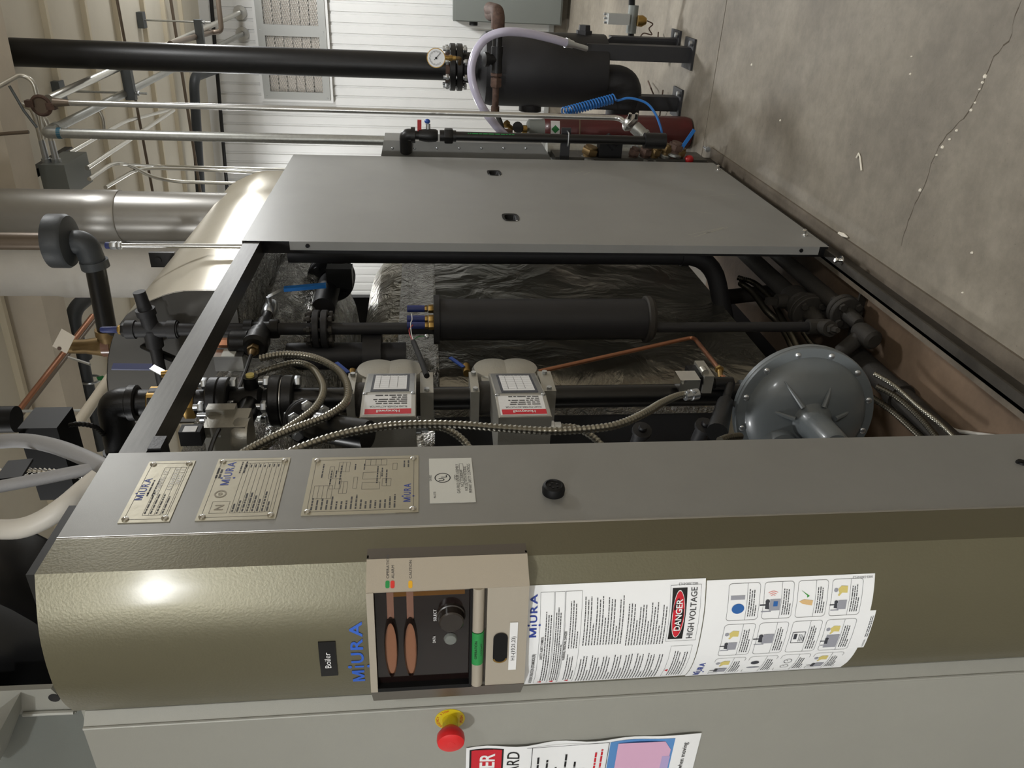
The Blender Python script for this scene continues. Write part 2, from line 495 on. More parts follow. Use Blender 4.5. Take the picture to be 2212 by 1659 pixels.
mat('cable_black', (9, 9, 9), 0.85)
# ================================================================= THE ROOM
YW = 9.2; ZC = 3.88; TILT = math.tan(math.radians(2.2))
def zceil(X): return ZC - TILT * (X + 0.6)
XL, XR, YF = -5.5, 3.2, -5.0
fl = MB().box((XL, YF, -0.12), (XR, YW, -0.012)).build('floor', 'concrete'); struct(fl, 'grey concrete floor')
JY = 4.355
for y0, y1 in ((YF, JY - 0.004), (JY + 0.004, YW)):
    MB().box((XL, y0, -0.012), (XR, y1, 0)).build('slab', 'concrete', fl)
# crack with pale chips
crk = [PZ(x, y, 0.0) for x, y in ((2205, 0), (2190, 40), (2184, 78), (2150, 120), (2128, 165), (2115, 200), (2088, 245), (2040, 300), (2015, 345), (2002, 390), (1978, 440), (1955, 500), (1945, 535))]
m = MB()
cp = resample(spline(crk, 8), 0.02)
cp = [p + V((random.uniform(-.005, .005), random.uniform(-.004, .004), 0)) for p in cp]
for i in range(len(cp) - 1):
    wv = V((0.0012, 0.0008, 0)) * random.uniform(0.5, 1.6)
    m.add([cp[i] - wv + V((0, 0, .0006)), cp[i] + wv + V((0, 0, .0006)), cp[i + 1] + wv + V((0, 0, .0006)), cp[i + 1] - wv + V((0, 0, .0006))], [(0, 1, 2, 3)])
mat('crack_dark', (84, 76, 64), 0.9)
mat('chip_pale', (226, 220, 206), 0.8)
m.build('crack', 'crack_dark', fl)
for x, y, s in ((2128, 165, 10), (2123, 178, 7), (2117, 193, 5), (2107, 222, 5), (2098, 238, 7), (2067, 282, 6), (2052, 301, 5), (2036, 318, 8), (2024, 335, 5), (1988, 411, 8), (2100, 546, 6), (1686, 260, 5), (1624, 140, 6), (1967, 160, 5), (2080, 632, 4), (1970, 122, 4)):
    p = PZ(x, y, 0); r_ = rp(p, s)
    MB().lathe(p, (0, 0, 1), [(0, r_ * .55), (0.004, r_ * .35)], 5, random.random()).build('chip', 'chip_pale', fl)
st_ = [PZ(x, y, 0.004) for x, y in ((1850, 341), (1855, 331), (1858, 340), (1861, 368))]
tag(MB().tube(st_, 0.0032, 6).build('bent_straw', 'chip_pale'), 'bent pale straw scrap lying on the open concrete floor', 'debris')
lp = [PZ(x, y, 0.008) for x, y in ((1812, 503), (1822, 508), (1830, 512))]
tag(MB().tube(lp, [0.005, 0.008, 0.003], 6).build('plastic_scrap', 'chip_pale'), 'crumpled white plastic scrap on floor against the steel base channel', 'debris')

# white ribbed wall
m = MB(); pitch = 0.106; prof = []
x = XL
while x < XR:
    prof += [(x, 0.0), (x + pitch * 0.70, 0.0), (x + pitch * 0.76, 0.012), (x + pitch * 0.94, 0.012)]; x += pitch
z0, z1 = 0.14, 3.95
vs = []; fs = []
for i, (a, d) in enumerate(prof): vs += [(a, YW + d, z0), (a, YW + d, z1 + 0.4)]
for i in range(len(prof) - 1): fs.append((2 * i, 2 * i + 2, 2 * i + 3, 2 * i + 1))
wall = m.add(vs, fs).build('wall_back', 'wall_white', sharp=10); struct(wall, 'white ribbed metal wall')
MB().box((XL, YW + 0.015, 0), (XR, YW + 0.1, 4.4)).build('backing', 'wall_white', wall)
t = MB().box((XL, YW - 0.02, 0.0), (XR, YW + 0.01, 0.14)).build('baseboard_back', 'concrete'); struct(t)
t = MB().box((XL, YW - 0.03, 0.14), (XR, YW + 0.012, 0.19)).build('trim_1', 'louver_grey'); struct(t)
t = MB().prism([(XL, YW - 0.035, zceil(XL) - 0.1), (XR, YW - 0.035, zceil(XR) - 0.1), (XR, YW - 0.035, zceil(XR)), (XL, YW - 0.035, zceil(XL))], (0, 0.03, 0)).build('trim_2', 'wall_white'); struct(t)
for nm, p0, p1 in (('wall_left', (XL - .1, YF, 0), (XL, YW, 4.5)), ('wall_right', (XR, YF, 0), (XR + .1, YW, 4.2)), ('wall_front', (XL, YF - .1, 0), (XR, YF, 4.5))):
    struct(MB().box(p0, p1).build(nm, 'beam_tan' if nm == 'wall_right' else 'wall_white'))
ce = MB().prism([(XL, YF, zceil(XL)), (XR, YF, zceil(XR)), (XR, YW, zceil(XR)), (XL, YW, zceil(XL))], (0, 0, 0.08)).build('ceiling', 'ceiling_tan'); struct(ce, 'tan ribbed metal ceiling')
ys = [PZ(x, 0, ZC).y for x in (81, 170, 240, 300, 345, 383)]
ys = [ys[0] - 0.63 * k for k in range(8, 0, -1)] + ys
mat('seam_pale', (214, 204, 182), 0.6)
for y in ys:
    MB().prism([(XL, y - .018, zceil(XL) - .035), (XR, y - .018, zceil(XR) - .035), (XR, y - .018, zceil(XR)), (XL, y - .018, zceil(XL))], (0, .036, 0)).build('seam', 'seam_pale', ce)
# purlin beams under the ceiling
for k, (ya, yb, dz) in enumerate(((4.24, 4.50, 0.20), (1.6, 1.86, 0.2))):
    b = MB().prism([(XL, ya, zceil(XL) - dz), (XR, ya, zceil(XR) - dz), (XR, ya, zceil(XR)), (XL, ya, zceil(XL))], (0, yb - ya, 0)).build('trim_%d' % (3 + k), 'beam_tan'); struct(b, 'tan steel ceiling beam')

# lamps: unseen high-bay LED fixtures hung from the ceiling, rear left one added
for i, (lx, ly, pw) in enumerate(LAMPS):
    zl = 3.55
    t = thing('unseen_high_bay_lamp', 'unseen round grey high bay lamp hanging from the tan ceiling', 'lamp', (lx, ly, zl), 'high bay lamps')
    MB().lathe((lx, ly, zl), (0, 0, 1), [(0, .2), (.03, .205), (.05, .17), (.1, .09), (.14, .07)], 32).build('housing', 'lamp_body', t)
    MB().cyl((lx, ly, zl + .14), (lx, ly, zceil(lx)), .008, n=8).build('hanger', 'lamp_body', t)
    MB().cyl((lx, ly, zl - .004), (lx, ly, zl + .002), .18, n=32).build('diffuser', 'lamp_glow', t)
    ld = bpy.data.lights.new('lamp_light', 'AREA'); ld.shape = 'DISK'; ld.size = 0.42; ld.energy = pw
    ld.color = (0.975, 0.99, 1.0)
    lo = bpy.data.objects.new('lamp_light', ld); col.objects.link(lo); lo.parent = t; lo.location = (0, 0, -0.02)
    pd = bpy.data.lights.new('added_fill', 'POINT'); pd.shadow_soft_size = 0.12; pd.energy = pw * 0.3; pd.color = ld.color      # point light added under each lamp to lift the ceiling brightness
    po = bpy.data.objects.new('added_fill', pd); col.objects.link(po); po.parent = t; po.location = (0, 0, -0.16)

# ================================================================= BOILER FRAME AND CASING
XS = -0.889; ZT = 2.215
fr = thing('boiler_chassis', 'dark steel boiler frame with floor channel and sloping-away top rail', 'frame', (XS - .2, 2.5, 0))
ya, yb = 0.9, 4.2
# outward facing channel along the floor: bottom flange, web, top flange
MB().box((XS - .058, ya, 0), (XS, yb, .010)).build('base_flange', 'base_dusty', fr)
MB().box((XS - .066, ya, 0), (XS - .056, yb, .10)).build('base_web', 'base_steel', fr)
MB().box((XS - .066, ya, .092), (XS - .028, yb, .10)).build('base_flange', 'base_steel', fr)
MB().box((XS - .086, ya, .088), (XS - .066, yb, .096)).build('base_ledge', 'base_dusty', fr)
MB().box((XS - .16, 3.9, 0), (XS - .066, 3.96, .088)).build('cross_member', 'base_dusty', fr)
for yg in (2.42, 3.2):
    MB().box((XS - .20, yg, .03), (XS - .15, yg + .03, .092)).build('cross_member', 'base_dusty', fr)
MB().box((XS - 1.6, 1.2, .012), (XS - .066, 2.40, .022)).build('pan_plate', 'pan_brown', fr)
MB().box((XS - 1.6, 2.44, .012), (XS - .066, 3.9, .022)).build('pan_plate', 'pan_brown', fr)
MB().box((XS - 1.6, 2.40, .0), (XS - .066, 2.41, .05)).build('pan_lip', 'base_steel', fr)
# top rail, square steel tube
MB().box((XS - .066, 1.30, 2.148), (XS - .004, 3.80, 2.200)).build('top_rail', 'rail_steel', fr)
MB().box((XS - .10, 1.325, 2.12), (XS + .004, 1.37, 2.145)).build('rail_bracket', 'black_iron', fr)
MB().box((XS - .10, 1.325, 2.19), (XS - .064, 1.41, 2.235)).build('rail_bracket', 'black_iron', fr)
MB().box((XS - .058, 3.80, .09), (XS - .008, 3.86, 2.148)).build('post', 'black_iron', fr)
MB().box((XS - .058, 2.62, .09), (XS - .012, 2.66, 2.148)).build('post', 'black_iron', fr)
for x, y in ((1818, 562),):
    p = PZ(x, y, .10)
    m = MB().lathe(p, (0, 0, 1), [(0, .016), (.004, .016), (.005, .007), (.018, .007), (.022, .01), (.026, .007)], 12); m.build('panel_stud', 'chrome', fr)
p = PZ(1528, 322, .02)
m = MB().hexa(p, (0, -1, 0.1), .016, .014).cyl(p, p + V((0.0, .05, 0)), .008, n=10); m.build('bolt', 'zinc', fr)

# removed-edge side panel: tray with flange, two recessed finger handles
sp = thing('access_panel', 'large plain grey sheet steel side panel with two recessed finger pulls', 'panel', (XS, 3.2, .09))
c_tl = V((XS, 2.579, 2.205)); c_tr = V((XS, 3.83, 2.207)); c_br = PX(1541, 352, XS); c_bl = V((XS, 2.565, .118))
hA = PX(1105, 470, XS); hB = PX(1070, 374, XS)
# sheet as a grid with two openings left out around the handles
def panel_pt(s, t):
    top = c_tl.lerp(c_tr, s); bot = c_bl.lerp(c_br, s); return bot.lerp(top, t)
def inv(p):
    t = (p.z - .11) / (2.205 - .11)
    L = c_bl.lerp(c_tl, t); R_ = c_br.lerp(c_tr, t); return (p.y - L.y) / (R_.y - L.y), t
(sA, tA), (sB, tB) = inv(hA), inv(hB)
ds, dt = 0.030, 0.0115
scuts = sorted([0, sA - ds, sA + ds, sB - ds, sB + ds, 1]); tcuts = sorted([0, tA - dt, tA + dt, tB - dt, tB + dt, 1])
m = MB()
for i in range(len(scuts) - 1):
    for j in range(len(tcuts) - 1):
        sm, tm = (scuts[i] + scuts[i + 1]) / 2, (tcuts[j] + tcuts[j + 1]) / 2
        if (abs(sm - sA) < ds and abs(tm - tA) < dt) or (abs(sm - sB) < ds and abs(tm - tB) < dt): continue
        q = [panel_pt(a, b) for a, b in ((scuts[i], tcuts[j]), (scuts[i + 1], tcuts[j]), (scuts[i + 1], tcuts[j + 1]), (scuts[i], tcuts[j + 1]))]
        m.add(q, [(0, 1, 2, 3)])
sheet = m.build('face_sheet', 'panel_grey', sp)
zb_, zt_ = .155, 2.05
MB().prism([V((XS, 2.566, zb_)), V((XS, 2.577, zt_)), V((XS - .03, 2.577, zt_)), V((XS - .03, 2.566, zb_))], (0, -0.0025, 0)).build('edge_flange', 'panel_grey', sp)
MB().prism([c_tr, c_br, c_br + V((-.03, 0, 0)), c_tr + V((-.03, 0, 0))], (0, .002, 0)).build('edge_flange', 'panel_grey', sp)
MB().prism([c_tl, c_tr, c_tr + V((-.012, 0, 0)), c_tl + V((-.012, 0, 0))], (0, 0, .002)).build('edge_flange', 'panel_grey', sp)
for hz in (zb_ + .07, zt_ - .06):
    MB().cyl((XS - .013, 2.5715 - .009 + (hz - 1.1) * .005, hz), (XS - .013, 2.5745 - .008 + (hz - 1.1) * .005, hz), .007, n=12).build('flange_hole', 'black_plastic', sp)
for (s_, t_), nm in (((sA, tA), 0), ((sB, tB), 1)):
    c = panel_pt(s_, t_); hy = ds * 1.28; hz = dt * 2.1
    m = MB()
    # bowl with sloping floor and rounded rim
    rim = [(math.cos(a), math.sin(a)) for a in [math.pi * k / 12 for k in range(24)]]
    def sq(a, b, e=4.0):
        k = (abs(a) ** e + abs(b) ** e) ** (-1 / e); return a * k, b * k
    R0 = [V((XS + .003, c.y + sq(a, b)[0] * (hy + .006), c.z + sq(a, b)[1] * (hz + .008))) for a, b in rim]
    R1 = [V((XS + .001, c.y + sq(a, b)[0] * hy * .9, c.z + sq(a, b)[1] * hz * .92)) for a, b in rim]
    R2 = [V((XS - .024 - .0 * b, c.y + sq(a, b)[0] * hy * .7, c.z + sq(a, b)[1] * hz * .6 + hz * .15)) for a, b in rim]
    n = 24; vs = R0 + R1 + R2
    fs = [(i + n * k, (i + 1) % n + n * k, (i + 1) % n + n * (k + 1), i + n * (k + 1)) for k in range(2) for i in range(n)] + [tuple(range(2 * n, 3 * n))]
    m.add(vs, fs); m.build('finger_pull', 'black_plastic', sp)
for x, y in ((1738, 508), (1551, 367)):
    p = PX(x, y, XS)
    MB().lathe(p, (1, 0, .2), [(-.006, .012), (.003, .012), (.004, .006), (.014, .006), (.02, .009), (.024, .005)], 12).build('panel_stud', 'chrome', sp)
# scuffs worn into the paint
m = MB(); shp = plane_sheet((XS, 0, 0), (0, 1, 0), (0, 0, 1))
for x0, y0, x1, y1 in ((1485, 508, 1570, 490), (1500, 512, 1560, 493), (1520, 505, 1572, 492), (1475, 409, 1545, 411), (1520, 424, 1590, 420), (1490, 455, 1540, 462), (1240, 376, 1262, 369), (1260, 378, 1275, 372)):
    a = PX(x0, y0, XS); b = PX(x1, y1, XS); shp.line(m, a.y, a.z, b.y, b.z, .0018, .0006)
mat('scuff', (176, 172, 158), 0.6)
m.build('scuff_mark', 'scuff', sp)

# corner panel with the nameplates
cpn = thing('corner_panel', 'narrow tall grey corner panel carrying three metal nameplates', 'panel', (XS, 1.19, 0))
MB().box((XS - .02, 1.068, 0), (XS, 1.317, ZT)).build('face_sheet', 'panel_grey', cpn)
MB().cyl((XS - .003, 1.067, 0), (XS - .003, 1.067, ZT), .0042, n=10).build('edge_bead', 'steel_bright', cpn)
MB().box((XS - .25, 1.05, ZT - .012), (XS - .012, 1.30, ZT - .001)).build('top_flange', 'panel_grey', cpn)
S = plane_sheet((XS, 1.068, 0), (0, 1, 0), (0, 0, 1))
def plate_rect(quad):
    P = [S.ab(*q) for q in quad]
    # quad: left-top, left-bottom, right-bottom, right-top in the upright view
    return (P[0][0] + P[1][0]) / 2, (P[1][1] + P[2][1]) / 2, (P[2][0] + P[3][0]) / 2, (P[0][1] + P[3][1]) / 2
def miura(mb, sh, a, b, hgt, width, h=.0016):
    """the maker's word mark: capitals with a dotted i hanging below the line"""
    k = width / 6.2
    M0, M1, s_ = a, a + k * 1.45, k * .27
    sh.rect(mb, M0, b, M0 + s_, b + hgt, h); sh.rect(mb, M1 - s_, b, M1, b + hgt, h); mc = (M0 + M1) / 2
    sh.poly(mb, [(M0, b + hgt), (mc - s_ * .5, b + hgt * .02), (mc + s_ * .5, b + hgt * .02), (M0 + s_ * 1.2, b + hgt)], h + .0001)
    sh.poly(mb, [(M1 - s_ * 1.2, b + hgt), (mc - s_ * .5, b + hgt * .02), (mc + s_ * .5, b + hgt * .02), (M1, b + hgt)], h + .0002)
    sh.rect(mb, a + k * 1.78, b, a + k * 1.98, b + hgt * .72, h)
    sh.disc(mb, a + k * 1.88, b + hgt * 1.12, hgt * .16, h=h)
    sh.disc(mb, a + k * 1.88, b - hgt * .40, hgt * .16, h=h)
    sh.text(mb, 'U', a + k * 2.3, b, hgt, k * 1.05, h, bold=.02)
    sh.text(mb, 'R', a + k * 3.65, b, hgt, k * 1.05, h, bold=.02)
    sh.text(mb, 'A', a + k * 4.85, b, hgt, k * 1.35, h, bold=.02)
def plate(quad, name='nameplate', screws=True, material='plate_metal'):
    a0, b0, a1, b1 = plate_rect(quad)
    pl = S.solid(MB(), a0, b0, a1, b1, .0014, 1, 1).build(name, material, cpn)
    if screws:
        e = .010
        for a, b in ((a0 + e, b0 + e), (a1 - e, b0 + e), (a0 + e, b1 - e), (a1 - e, b1 - e)):
            MB().lathe(S.f(a, b, .001), (1, 0, 0), [(0, .0062), (.002, .006), (.0035, .0035), (.004, .001)], 14).build('screw', 'chrome', pl)
    return pl, a0, b0, a1, b1
# plate 1
pl, a0, b0, a1, b1 = plate([(253, 1131), (365, 1128), (424, 996), (324, 998)])
w_, h_ = a1 - a0, b1 - b0
m = MB(); S.frame(m, a0 + .008, b0 + .008, a1 - .008, b1 - .008, .0007, .0016)
ra, rb = a0 + w_ * .10, a1 - w_ * .12
for k in range(5): S.line(m, ra, b0 + h_ * (.13 + .115 * k), rb if k < 5 else rb, b0 + h_ * (.13 + .115 * k), .0006, .0016)
S.line(m, ra, b0 + h_ * .13, ra, b0 + h_ * .59, .0006, .0016); S.line(m, rb, b0 + h_ * .13, rb, b0 + h_ * .59, .0006, .0016)
for k in range(4): S.words(m, ra + .004, b0 + h_ * (.225 + .115 * k), ra + w_ * random.uniform(.28, .5), 1, .01, .0028, .0016)
S.words(m, a0 + w_ * .40, b0 + h_ * .70, a0 + w_ * .72, 2, .009, .0028, .0016)
m.build('plate_lines', 'ink_grey', pl)
m = MB()
S.text(m, 'LX-200SG-12', a0 + w_ * .42, b0 + h_ * .49, .0075, w_ * .4, .0017); S.text(m, 'L73601019', a0 + w_ * .5, b0 + h_ * .26, .0075, w_ * .36, .0017); S.text(m, '2022-11', a0 + w_ * .58, b0 + h_ * .145, .0075, w_ * .26, .0017)
m.build('stamped_lettering', 'sticker', pl)
m = MB(); miura(m, S, a0 + w_ * .34, b0 + h_ * .75, .013, w_ * .36); m.build('brand_lettering', 'logo_blue', pl)
# plate 2
pl, a0, b0, a1, b1 = plate([(421, 1126), (596, 1121), (627, 990), (473, 992)])
w_, h_ = a1 - a0, b1 - b0
m = MB(); S.frame(m, a0 + .008, b0 + .008, a1 - .008, b1 - .008, .0007, .0016)
ra, rb = a0 + w_ * .10, a1 - w_ * .09
for k in range(9):
    S.line(m, ra, b0 + h_ * (.10 + .0625 * k), rb, b0 + h_ * (.10 + .0625 * k), .0006, .0016)
    if k < 8: S.words(m, ra + .003, b0 + h_ * (.148 + .0625 * k), ra + w_ * random.uniform(.12, .36), 1, .01, .0032, .0016); S.words(m, rb - .014, b0 + h_ * (.148 + .0625 * k), rb - .003, 1, .01, .0026, .0016)
S.line(m, ra, b0 + h_ * .10, ra, b0 + h_ * .60, .0006, .0016); S.line(m, rb, b0 + h_ * .10, rb, b0 + h_ * .60, .0006, .0016)
S.frame(m, a0 + w_ * .1, b0 + h_ * .64, a0 + w_ * .28, b0 + h_ * .86, .0006, .0016)
S.words(m, a0 + w_ * .66, b0 + h_ * .955, a0 + w_ * .86, 2, h_ * .045, .004, .0016); S.words(m, a0 + w_ * .74, b0 + h_ * .655, a0 + w_ * .97, 2, .008, .0028, .0016)
m.build('plate_lines', 'ink_grey', pl)
m = MB(); S.text(m, 'N', a0 + w_ * .15, b0 + h_ * .70, .016, None, .0018, bold=.01); S.ring(m, a0 + w_ * .40, b0 + h_ * .80, .008, .011, .0018); S.ring(m, a0 + w_ * .40, b0 + h_ * .80, .002, .004, .0018)
m.build('stamped_mark', 'chrome', pl)
m = MB(); miura(m, S, a0 + w_ * .54, b0 + h_ * .74, .015, w_ * .40); m.build('brand_lettering', 'logo_blue', pl)
# plate 3
pl, a0, b0, a1, b1 = plate([(650, 1116), (904, 1106), (904, 985), (675, 990)])
w_, h_ = a1 - a0, b1 - b0
m = MB(); S.frame(m, a0 + .009, b0 + .009, a1 - .009, b1 - .009, .0007, .0016)
for k in range(18):
    yy = b0 + h_ * (.93 - .042 * k)
    S.words(m, a0 + w_ * .08, yy, a0 + w_ * random.uniform(.22, .34), 1, .01, .0030, .0016)
for k in range(18):
    if random.random() < .6: S.words(m, a0 + w_ * random.choice((.5, .62, .75)), b0 + h_ * (.93 - .042 * k), a0 + w_ * random.uniform(.78, .92), 1, .01, .0026, .0016)
def cells(c0, r0, c1, r1, n):
    for k in range(n + 1): S.line(m, a0 + w_ * (c0), b0 + h_ * (r0 + (r1 - r0) * k / n), a0 + w_ * c1, b0 + h_ * (r0 + (r1 - r0) * k / n), .0006, .0016)
    S.line(m, a0 + w_ * c0, b0 + h_ * r0, a0 + w_ * c0, b0 + h_ * r1, .0006, .0016); S.line(m, a0 + w_ * c1, b0 + h_ * r0, a0 + w_ * c1, b0 + h_ * r1, .0006, .0016)
cells(.26, .77, .48, .93, 4); cells(.42, .70, .60, .80, 2); cells(.60, .78, .82, .82, 1); cells(.34, .64, .54, .71, 2); cells(.72, .64, .90, .74, 3)
cells(.42, .555, .62, .59, 1); cells(.40, .35, .52, .51, 1); cells(.58, .35, .70, .51, 1); cells(.83, .30, .94, .50, 4); cells(.45, .25, .58, .33, 2); cells(.74, .20, .86, .24, 1)
S.words(m, a0 + w_ * .78, b0 + h_ * .14, a0 + w_ * .93, 2, .008, .0028, .0016)
m.build('plate_lines', 'ink_grey', pl)
m = MB(); miura(m, S, a0 + w_ * .17, b0 + h_ * .07, .013, w_ * .31); m.build('brand_lettering', 'logo_blue', pl)
# listing sticker
pl, a0, b0, a1, b1 = plate([(927, 1088), (1027, 1085), (1019, 990), (928, 992)], 'listing_sticker', False, 'sticker_matte')
w_, h_ = a1 - a0, b1 - b0
m = MB(); ua, ub = a0 + w_ * .54, b0 + h_ * .70
S.ring(m, ua, ub, .0135, .0155, .0016, asp=1.0); S.text(m, 'U', ua - .0095, ub - .003, .011, .008, .0016, bold=.02); S.text(m, 'L', ua + .001, ub - .008, .011, .007, .0016, bold=.02)
S.text(m, 'GAS-FIRED', ua, ub + .021, .005, .019, .0016, 'CENTER'); S.text(m, 'LISTED', ua, ub - .028, .006, .017, .0016, 'CENTER')
S.text(m, 'MH-15770', a0 + w_ * .10, b0 + h_ * .86, .0048, .019, .0016)
for k, tx in enumerate(('GAS-FIRED BOILER ASSEMBLY', 'NO. E33680049', 'FOR USE WITH INTEGRAL', 'PRIMARY SAFETY CONTROLS')):
    S.text(m, tx, a0 + w_ * .52, b0 + h_ * (.32 - .088 * k), .0062, w_ * (.66, .38, .56, .66)[k], .0016, 'CENTER')
S.frame(m, a0 + w_ * .42, b0 + h_ * .215, a0 + w_ * .86, b0 + h_ * .30, .0006, .0016)
m.build('lettering', 'ink', pl)
# rubber plug and turn latch
p = PX(1195, 1064, XS)
tp = MB().lathe(p, (1, 0, 0), [(-.002, .021), (.010, .022), (.017, .020), (.019, .016), (.0165, .0145), (.0165, .001)], 28).build('rubber_plug', 'black_plastic', cpn)
for k in range(5):
    a = 2 * math.pi * k / 5 + .3
    MB().cyl(p + V((.0162, math.cos(a) * .0075, math.sin(a) * .0075)), p + V((.018, math.cos(a) * .0075, math.sin(a) * .0075)), .0022, n=8).build('plug_hole', 'ink', tp)
p = PX(2206, 1000, XS)
MB().lathe(p, (1, 0, 0), [(0, .010), (.004, .009)], 16).box(p + V((0, -.003, -.016)), p + V((.006, .003, .012))).build('turn_latch', 'black_plastic', cpn)

# ================================================================= OLIVE CONTROL COVER
CV = [V(p) for p in ((-.889, .981), (-.926, .964), (-.962, .949), (-.999, .939), (-1.049, .9335), (-1.099, .934), (-1.146, .9435), (-1.187, .9605))]
cvp = [V((p.x, p.y)) for p in spline([V((q.x, q.y, 0)) for q in CV], 8)]
clen = [0.0]
for i in range(len(cvp) - 1): clen.append(clen[-1] + (cvp[i + 1] - cvp[i]).length)
CL = clen[-1]
def cover_at(s, h=0.0):
    """s runs from the left end of the cover (upright view) to its right end"""
    d = max(0.0, min(CL, CL - s))
    for i in range(len(cvp) - 1):
        if d <= clen[i + 1] + 1e-9:
            t = (d - clen[i]) / (clen[i + 1] - clen[i]); p = cvp[i].lerp(cvp[i + 1], t); e = (cvp[i + 1] - cvp[i]).normalized(); break
    n = V((-e.y, e.x));
    if n.y > 0: n = -n
    return V((p.x + n.x * h, p.y + n.y * h))
def cover_hit(x, y):
    d = ray(x, y); best = None
    for k in range(401):
        s = CL * k / 400; p = cover_at(s); t = p.y / d.y
        e = abs(d.x * t - p.x)
        if best is None or e < best[0]: best = (e, s, EYE.z + d.z * t)
    return best[1], best[2]
CS = Sheet(lambda a, b, h=0.0: V((*cover_at(a, h), b)))
CS.ab = cover_hit
cov = thing('control_cover', 'olive bulging front cover of the boiler control section', 'cover', (-1.04, 1.0, 0))
m = MB()
ring = [V((XS, 1.064))] + [cover_at(CL - CL * k / 40) for k in range(41)] + [V((-1.196, .985)), V((-1.196, 1.064))]
n = len(ring)
m.add([V((p.x, p.y, 0)) for p in ring] + [V((p.x, p.y, ZT)) for p in ring], [(i, i + 1, i + 1 + n, i + n) for i in range(n - 1)] + [tuple(range(n, 2 * n))])
m.build('cover_sheet', 'olive', cov, sharp=25)
MB().box((-1.19, 1.066, 0), (XS - .02, 1.30, ZT - .02)).build('inner_box', 'black_matte', cov)
# logo and the black name tag on the cover
sA_, zA_ = cover_hit(778, 1470); sB_, zB_ = cover_hit(776, 1342)
m = MB(); zc_ = cover_hit(771, 1405)[1]
miura(m, CS, sA_, zc_ - .010, .021, sB_ - sA_, .0012); m.build('brand_lettering', 'logo_blue_bright', cov)
s0, z0_ = cover_hit(690, 1459); s1, z1_ = cover_hit(724, 1384); zt_, zb_ = cover_hit(690, 1420)[1], cover_hit(727, 1420)[1]
bt = CS.solid(MB(), s0, zb_, s1, zt_, .0022, 8, 1).build('name_tag', 'black_gloss', cov)
m = MB(); CS.text(m, 'Boiler', (s0 + s1) / 2, (zt_ + zb_) / 2 - .0045, .0105, .036, .0032, 'CENTER'); m.build('lettering', 'ink_white', bt)
p = cover_hit(1752, 1182)

# ================================================================= CONTROL UNIT
A0, A1, A2, A3 = V((-.876, .972)), V((-.905, .926)), V((-1.118, .908)), V((-1.178, .938))
cu = thing('control_unit', 'champagne control unit with dark window and green operation button', 'control panel', (-1.04, .93, 1.4))
BS = plane_sheet((A2.x, A2.y, 0), (A1.x - A2.x, A1.y - A2.y, 0), (0, 0, 1))
AS = plane_sheet((A1.x, A1.y, 0), (A0.x - A1.x, A0.y - A1.y, 0), (0, 0, 1))
zt_, zb_ = AS.ab(792, 1209)[1], AS.ab(1139, 1197)[1]
LB = (A1 - A2).length; LA = (A0 - A1).length
wt = BS.ab(812, 1400)[1]; wb = BS.ab(1014, 1400)[1]          # window top/bottom
gb = BS.ab(1050, 1400)[1]                                      # bottom of button strip
wl = .008
# bezel: right facet, top strip, lower plate, left edge
AS.solid(MB(), 0, zb_, LA, zt_, .004, 1, 1, -.003).build('bezel_side', 'bezel', cu)
MB().box((XS - .002, A0.y + .001, zb_), (A0.x, .998, zt_)).build('bezel_return', 'bezel_dark', cu)
BS.solid(MB(), 0, wt, LB, zt_, .004, 1, 1, -.003).build('bezel_top', 'bezel', cu)
BS.solid(MB(), 0, zb_, LB, gb, .003, 1, 1, -.004).build('bezel_bottom', 'bezel', cu)
m = MB(); m.prism([(A2.x, A2.y, zb_), (A2.x, A2.y, zt_), (A3.x, A3.y, zt_), (A3.x, A3.y, zb_)], (0, .003, 0)).build('bezel_return', 'bezel_dark', cu)
MB().prism([(A0.x, A0.y + .003, zt_), (A1.x, A1.y + .003, zt_), (A2.x, A2.y + .003, zt_), (A3.x, A3.y + .02, zt_), (A0.x, .982, zt_)], (0, 0, -.003)).build('top_cap', 'bezel', cu)
MB().prism([(A0.x, A0.y + .003, zb_), (A1.x, A1.y + .003, zb_), (A2.x, A2.y + .003, zb_), (A3.x, A3.y + .02, zb_), (A0.x, .98, zb_)], (0, 0, .003)).build('bottom_cap', 'bezel_dark', cu)
win = BS.solid(MB(), wl, wb, LB - .001, wt, .002, 1, 1, -.014).build('window', 'window_dark', cu)
for q in ((0, wb, wl, wt), (0, wb - .004, LB, wb)):
    BS.solid(MB(), *q, .016, 1, 1, -.015).build('window_frame', 'black_plastic', cu)
